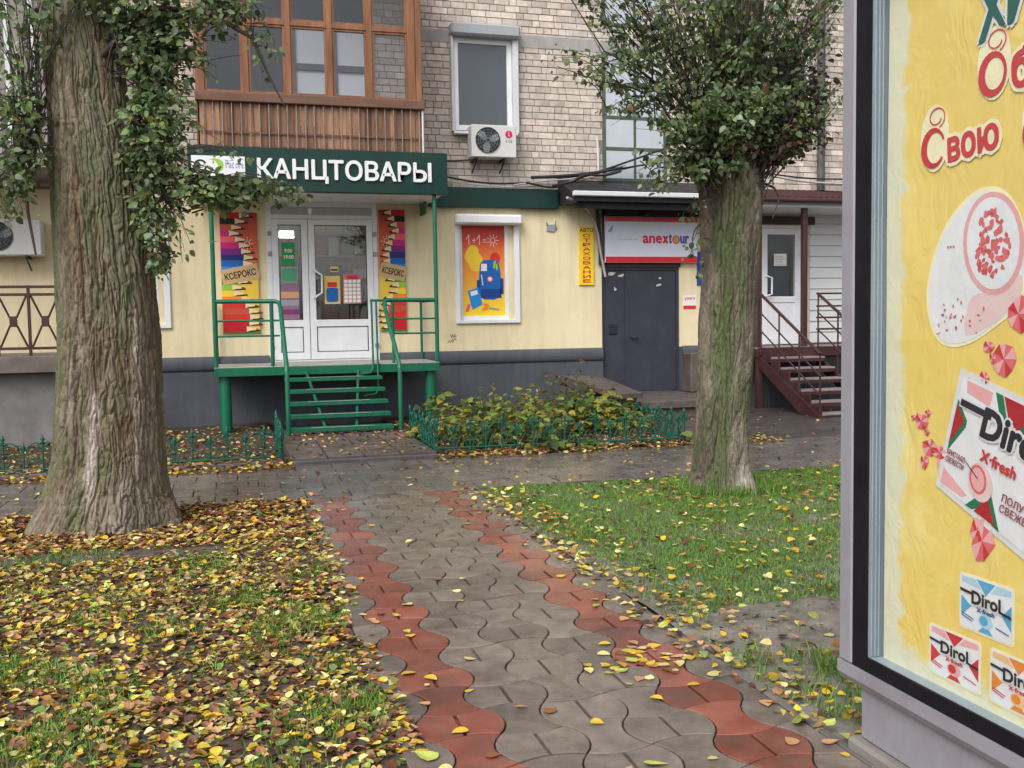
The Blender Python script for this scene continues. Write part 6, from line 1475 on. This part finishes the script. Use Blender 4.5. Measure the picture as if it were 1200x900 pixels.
scatter('leaf_litter', 'rusty fallen leaves around the right tree foot', 420, (3.5, 5.6, 7.2, 8.8), lambda x, y: 0 if (x - 4.25) ** 2 + (y - 8) ** 2 < .29 ** 2 else math.exp(-((x - 4.3) ** 2 + (y - 8.0) ** 2) / .5), PALL, [1, .5, 3, 4, 3, .3, .3], .03, .06, Z)
scatter('leaf_litter', 'ochre fallen leaves banked along the left bed kerb', 1500, (-4, .6, 10.62, 11.3), lambda x, y: max(.05, 1 - abs(y - 10.93) / .28), PALL, [4, 1.5, 3, 1.8, 1, .3, .6], .03, .065, lambda x, y: .004 if y < 11 or y > 11.12 else .056)
scatter('leaf_litter', 'rusty fallen leaves along the foot of the right low fence', 1500, (2.2, 6.6, 10.66, 11.4), lambda x, y: max(.05, 1 - abs(y - 11.02) / .33), PALL, [1.6, 1.4, 3.6, 3.4, 1.6, .5, .4], .03, .07, lambda x, y: .004 if y < 11.18 else .02)
scatter('leaf_litter', 'brown fallen leaves covering the left bed soil', 3000, (-4.5, .48, 11.3, 15.4), lambda x, y: max(.1, .55 + .5 * cl(x, y, 1.2, 3)), PALL, [1.2, .7, 2.6, 3.4, 3, .5, .3], .03, .07, lambda x, y: soil_z(x, y, .03, 0, -5) + .004)
scatter('leaf_litter', 'brown fallen leaves covering the right bed soil', 2600, (2.32, 5.4, 11.3, 15.4), lambda x, y: .8, PALL, [1.4, .9, 2.6, 2.8, 2, .6, .5], .03, .07, lambda x, y: soil_z(x, y, .03, 0, 2.3) + .004)
scatter('leaf_litter', 'wet rust leaves strewn on the stair apron', 330, (.6, 2.2, 11.05, 13.5), lambda x, y: .25 + .75 * max(0, (y - 12) / 1.5), PALL, [.8, .6, 2.6, 3.4, 2, .2, .2], .03, .06, lambda x, y: .067, lift=.004)
scatter('leaf_litter', 'leaves scattered over the wet pavement slabs', 520, (-3.5, 8.2, 8.9, 10.8), lambda x, y: .2 + .8 * max(0, 1 - (y - 8.85) / .3) + .3 * max(0, cl(x, y, 2, 1)), PALL, [2.6, 1.4, 3, 2.6, 1.5, .3, .6], .028, .055, lambda x, y: .005, lift=.003)
scatter('leaf_litter', 'leaves on the dark ground below the side stairs', 160, (5.8, 10.2, 11.0, 15), lambda x, y: .5, PALL, [1.2, 1, 3, 2.6, 1.5, .3, .4], .03, .06, lambda x, y: -.008, lift=.003)

# ---- leaves lying singly on the path
def single_leaf(s):
    me = bpy.data.meshes.new('fallen_leaf'); vs = [(float(x) * s[0], float(y - .4), max(.0, float(z) * s[1] + s[2] * (float(y) - .4) ** 2)) for x, y, z in LV]
    me.from_pydata(vs, [], [tuple(int(i) for i in f) for f in LF]); me.update(); return me
LM = [(n, mat('leaf_' + n, c, .45, var=.25, scale=35, piece=True, objvar=.2), d) for n, c, d in (('yellow', YEL, 'bright yellow'), ('pale', PYEL, 'pale yellow'), ('tan', TAN, 'tan brown'), ('rust', BRN, 'rust brown'), ('green', LIM, 'yellow-green'))]
LMESH = {}
for n, m_, d in LM:
    for k, s in enumerate(((1, .8, .12), (.8, 1.1, .3), (1.1, .3, .02))): me = single_leaf(s); me.materials.append(m_); LMESH[n, k] = me
rl_ = random.Random(77)
def drop(x, y, n, d, s=None, where='the wavy paver path'):
    o = bpy.data.objects.new('fallen_leaf', LMESH[n, rl_.randrange(3)]); COL.objects.link(o); o.location = (x, y, .003 + rl_.random() * .004); sz = s or rl_.uniform(.035, .068); o.scale = (sz, sz, sz); o.rotation_euler = (rl_.gauss(0, .08), rl_.gauss(0, .08), rl_.uniform(0, 6.28))
    tag(o, d + ' fallen leaf lying on ' + where, 'leaf', d + ' leaves on ' + where)
names = [l[0] for l in LM]; desc = {l[0]: l[2] for l in LM}
for k in range(58):                              # the drift near the right edge
    n = rl_.choices(names, (4, 3, 2, 1.5, 2))[0]; drop(1.78 + rl_.gauss(0, .17), 4.02 + rl_.gauss(0, .13), n, desc[n], None, 'the leaf drift at the right path edge')
for k in range(95):
    n = rl_.choices(names, (4, 2.5, 2, 1.5, 2))[0]; y = 2.9 + 5.9 * rl_.random(); e = rl_.random()
    x = .60 + .25 * rl_.random() ** 2 if e < .35 else (2.04 - .25 * rl_.random() ** 2 if e < .7 else rl_.uniform(.65, 2.0)); drop(x, y, n, desc[n])
for (x, y, n, s) in ((1.36, 3.05, 'green', .085), (1.30, 3.45, 'yellow', .055), (.62, 3.35, 'green', .10), (.70, 4.2, 'yellow', .075), (.80, 4.72, 'yellow', .06), (1.62, 3.6, 'yellow', .06), (1.0, 4.3, 'pale', .06), (.88, 5.25, 'pale', .075)): drop(x, y, n, desc[n], s)

# ---- grass
def grass(name, label, n, region, dens, h0, h1, pal, wts, zf):
    x0, x1, y0, y1 = region; pts = []
    while len(pts) < n:
        k = 8000; xs = NR.uniform(x0, x1, k); ys = NR.uniform(y0, y1, k); u = NR.random(k)
        pts += [(x, y) for x, y, r_ in zip(xs, ys, u) if r_ < dens(x, y)]
    pts = np.array(pts[:n]); a = NR.uniform(0, 6.283, n); h = NR.uniform(h0, h1, n); w = NR.uniform(.0016, .0034, n); ln = NR.uniform(.1, 1.0, n) * h
    z = np.array([zf(x, y) for x, y in pts]) - .004
    dx, dy = np.cos(a), np.sin(a); b = NR.uniform(0, 6.283, n); bx_, by_ = np.cos(b), np.sin(b)
    V = np.zeros((n, 5, 3)); 
    for i, (t, wd) in enumerate(((0, 1), (0, -1), (.55, .8), (.55, -.8), (1, 0))):
        V[:, i, 0] = pts[:, 0] + dx * w * wd + bx_ * ln * t * t; V[:, i, 1] = pts[:, 1] + dy * w * wd + by_ * ln * t * t; V[:, i, 2] = z + h * t * (1 - .25 * t * (ln / h))
    F = (np.array([(0, 1, 3), (0, 3, 2), (2, 3, 4)])[None] + (np.arange(n) * 5)[:, None, None]).reshape(-1, 3)
    me = bpy.data.meshes.new(name); me.vertices.add(n * 5); me.vertices.foreach_set('co', V.reshape(-1).astype(np.float32)); nf = len(F); me.loops.add(nf * 3); me.polygons.add(nf)
    me.loops.foreach_set('vertex_index', F.reshape(-1).astype(np.int32)); me.polygons.foreach_set('loop_start', (np.arange(nf) * 3).astype(np.int32)); me.polygons.foreach_set('loop_total', np.full(nf, 3, np.int32))
    ca = me.attributes.new('tone', 'FLOAT_COLOR', 'POINT'); c4 = np.ones((n * 5, 4), np.float32); c4[:, :3] = np.repeat(pick(pal, wts, n, .2), 5, 0); ca.data.foreach_set('color', c4.reshape(-1))
    me.materials.append(m_grassb); me.update(calc_edges=True); me.validate(); return tag(link(name, me), label, 'grass', kind='stuff')
GP = [(.10, .225, .03), (.15, .295, .045), (.20, .34, .07), (.30, .30, .11), (.075, .16, .028)]
def g_right(x, y):
    if ((x - 2.72) / .55) ** 2 + ((y - 4.2) / .52) ** 2 < 1 + .5 * cl(x, y, 4, 7): return .03
    if y < 4.0 and x < 3.4: return .04 + .35 * max(0, cl(x, y, 2.5, 5))
    if (x - 4.25) ** 2 + (y - 8) ** 2 < .42 ** 2: return .12
    e = min(1, max(.15, (x - 2.1) / .3)); return e * max(.35, .75 + .7 * cl(x, y, 1.5, 8))
grass('grass', 'short green grass on the right lawn', 200000, (2.11, 6.6, 3.0, 8.78), g_right, .014, .045, GP, [3, 4, 2.5, .7, 2], Z)
grass('grass', 'sparse green grass tufts among the leaves on the left lawn', 17000, (-3.4, .54, 2.7, 7.4), lambda x, y: max(0, .1 + 1.5 * cl(x, y, 2.2, 11)) * (1.0 if y < 6 else .35), .03, .085, GP, [3, 4, 2, .5, 2], Z)
grass('grass', 'longer grass tufts beside the light box and path kerb', 500, (2.11, 2.6, 2.9, 3.9), lambda x, y: max(0, .05 + 2.0 * cl(x, y, 5, 3)), .05, .14, GP, [3, 4, 2.5, .6, 2], Z)
grass('grass', 'longer grass at the right tree foot', 2200, (3.8, 4.9, 7.55, 8.3), lambda x, y: (0 if (x - 4.25) ** 2 + (y - 8) ** 2 < .27 ** 2 else 1) * max(.1, .5 + cl(x, y, 4, 3)), .05, .16, GP, [3, 4, 2.5, .9, 2], Z)
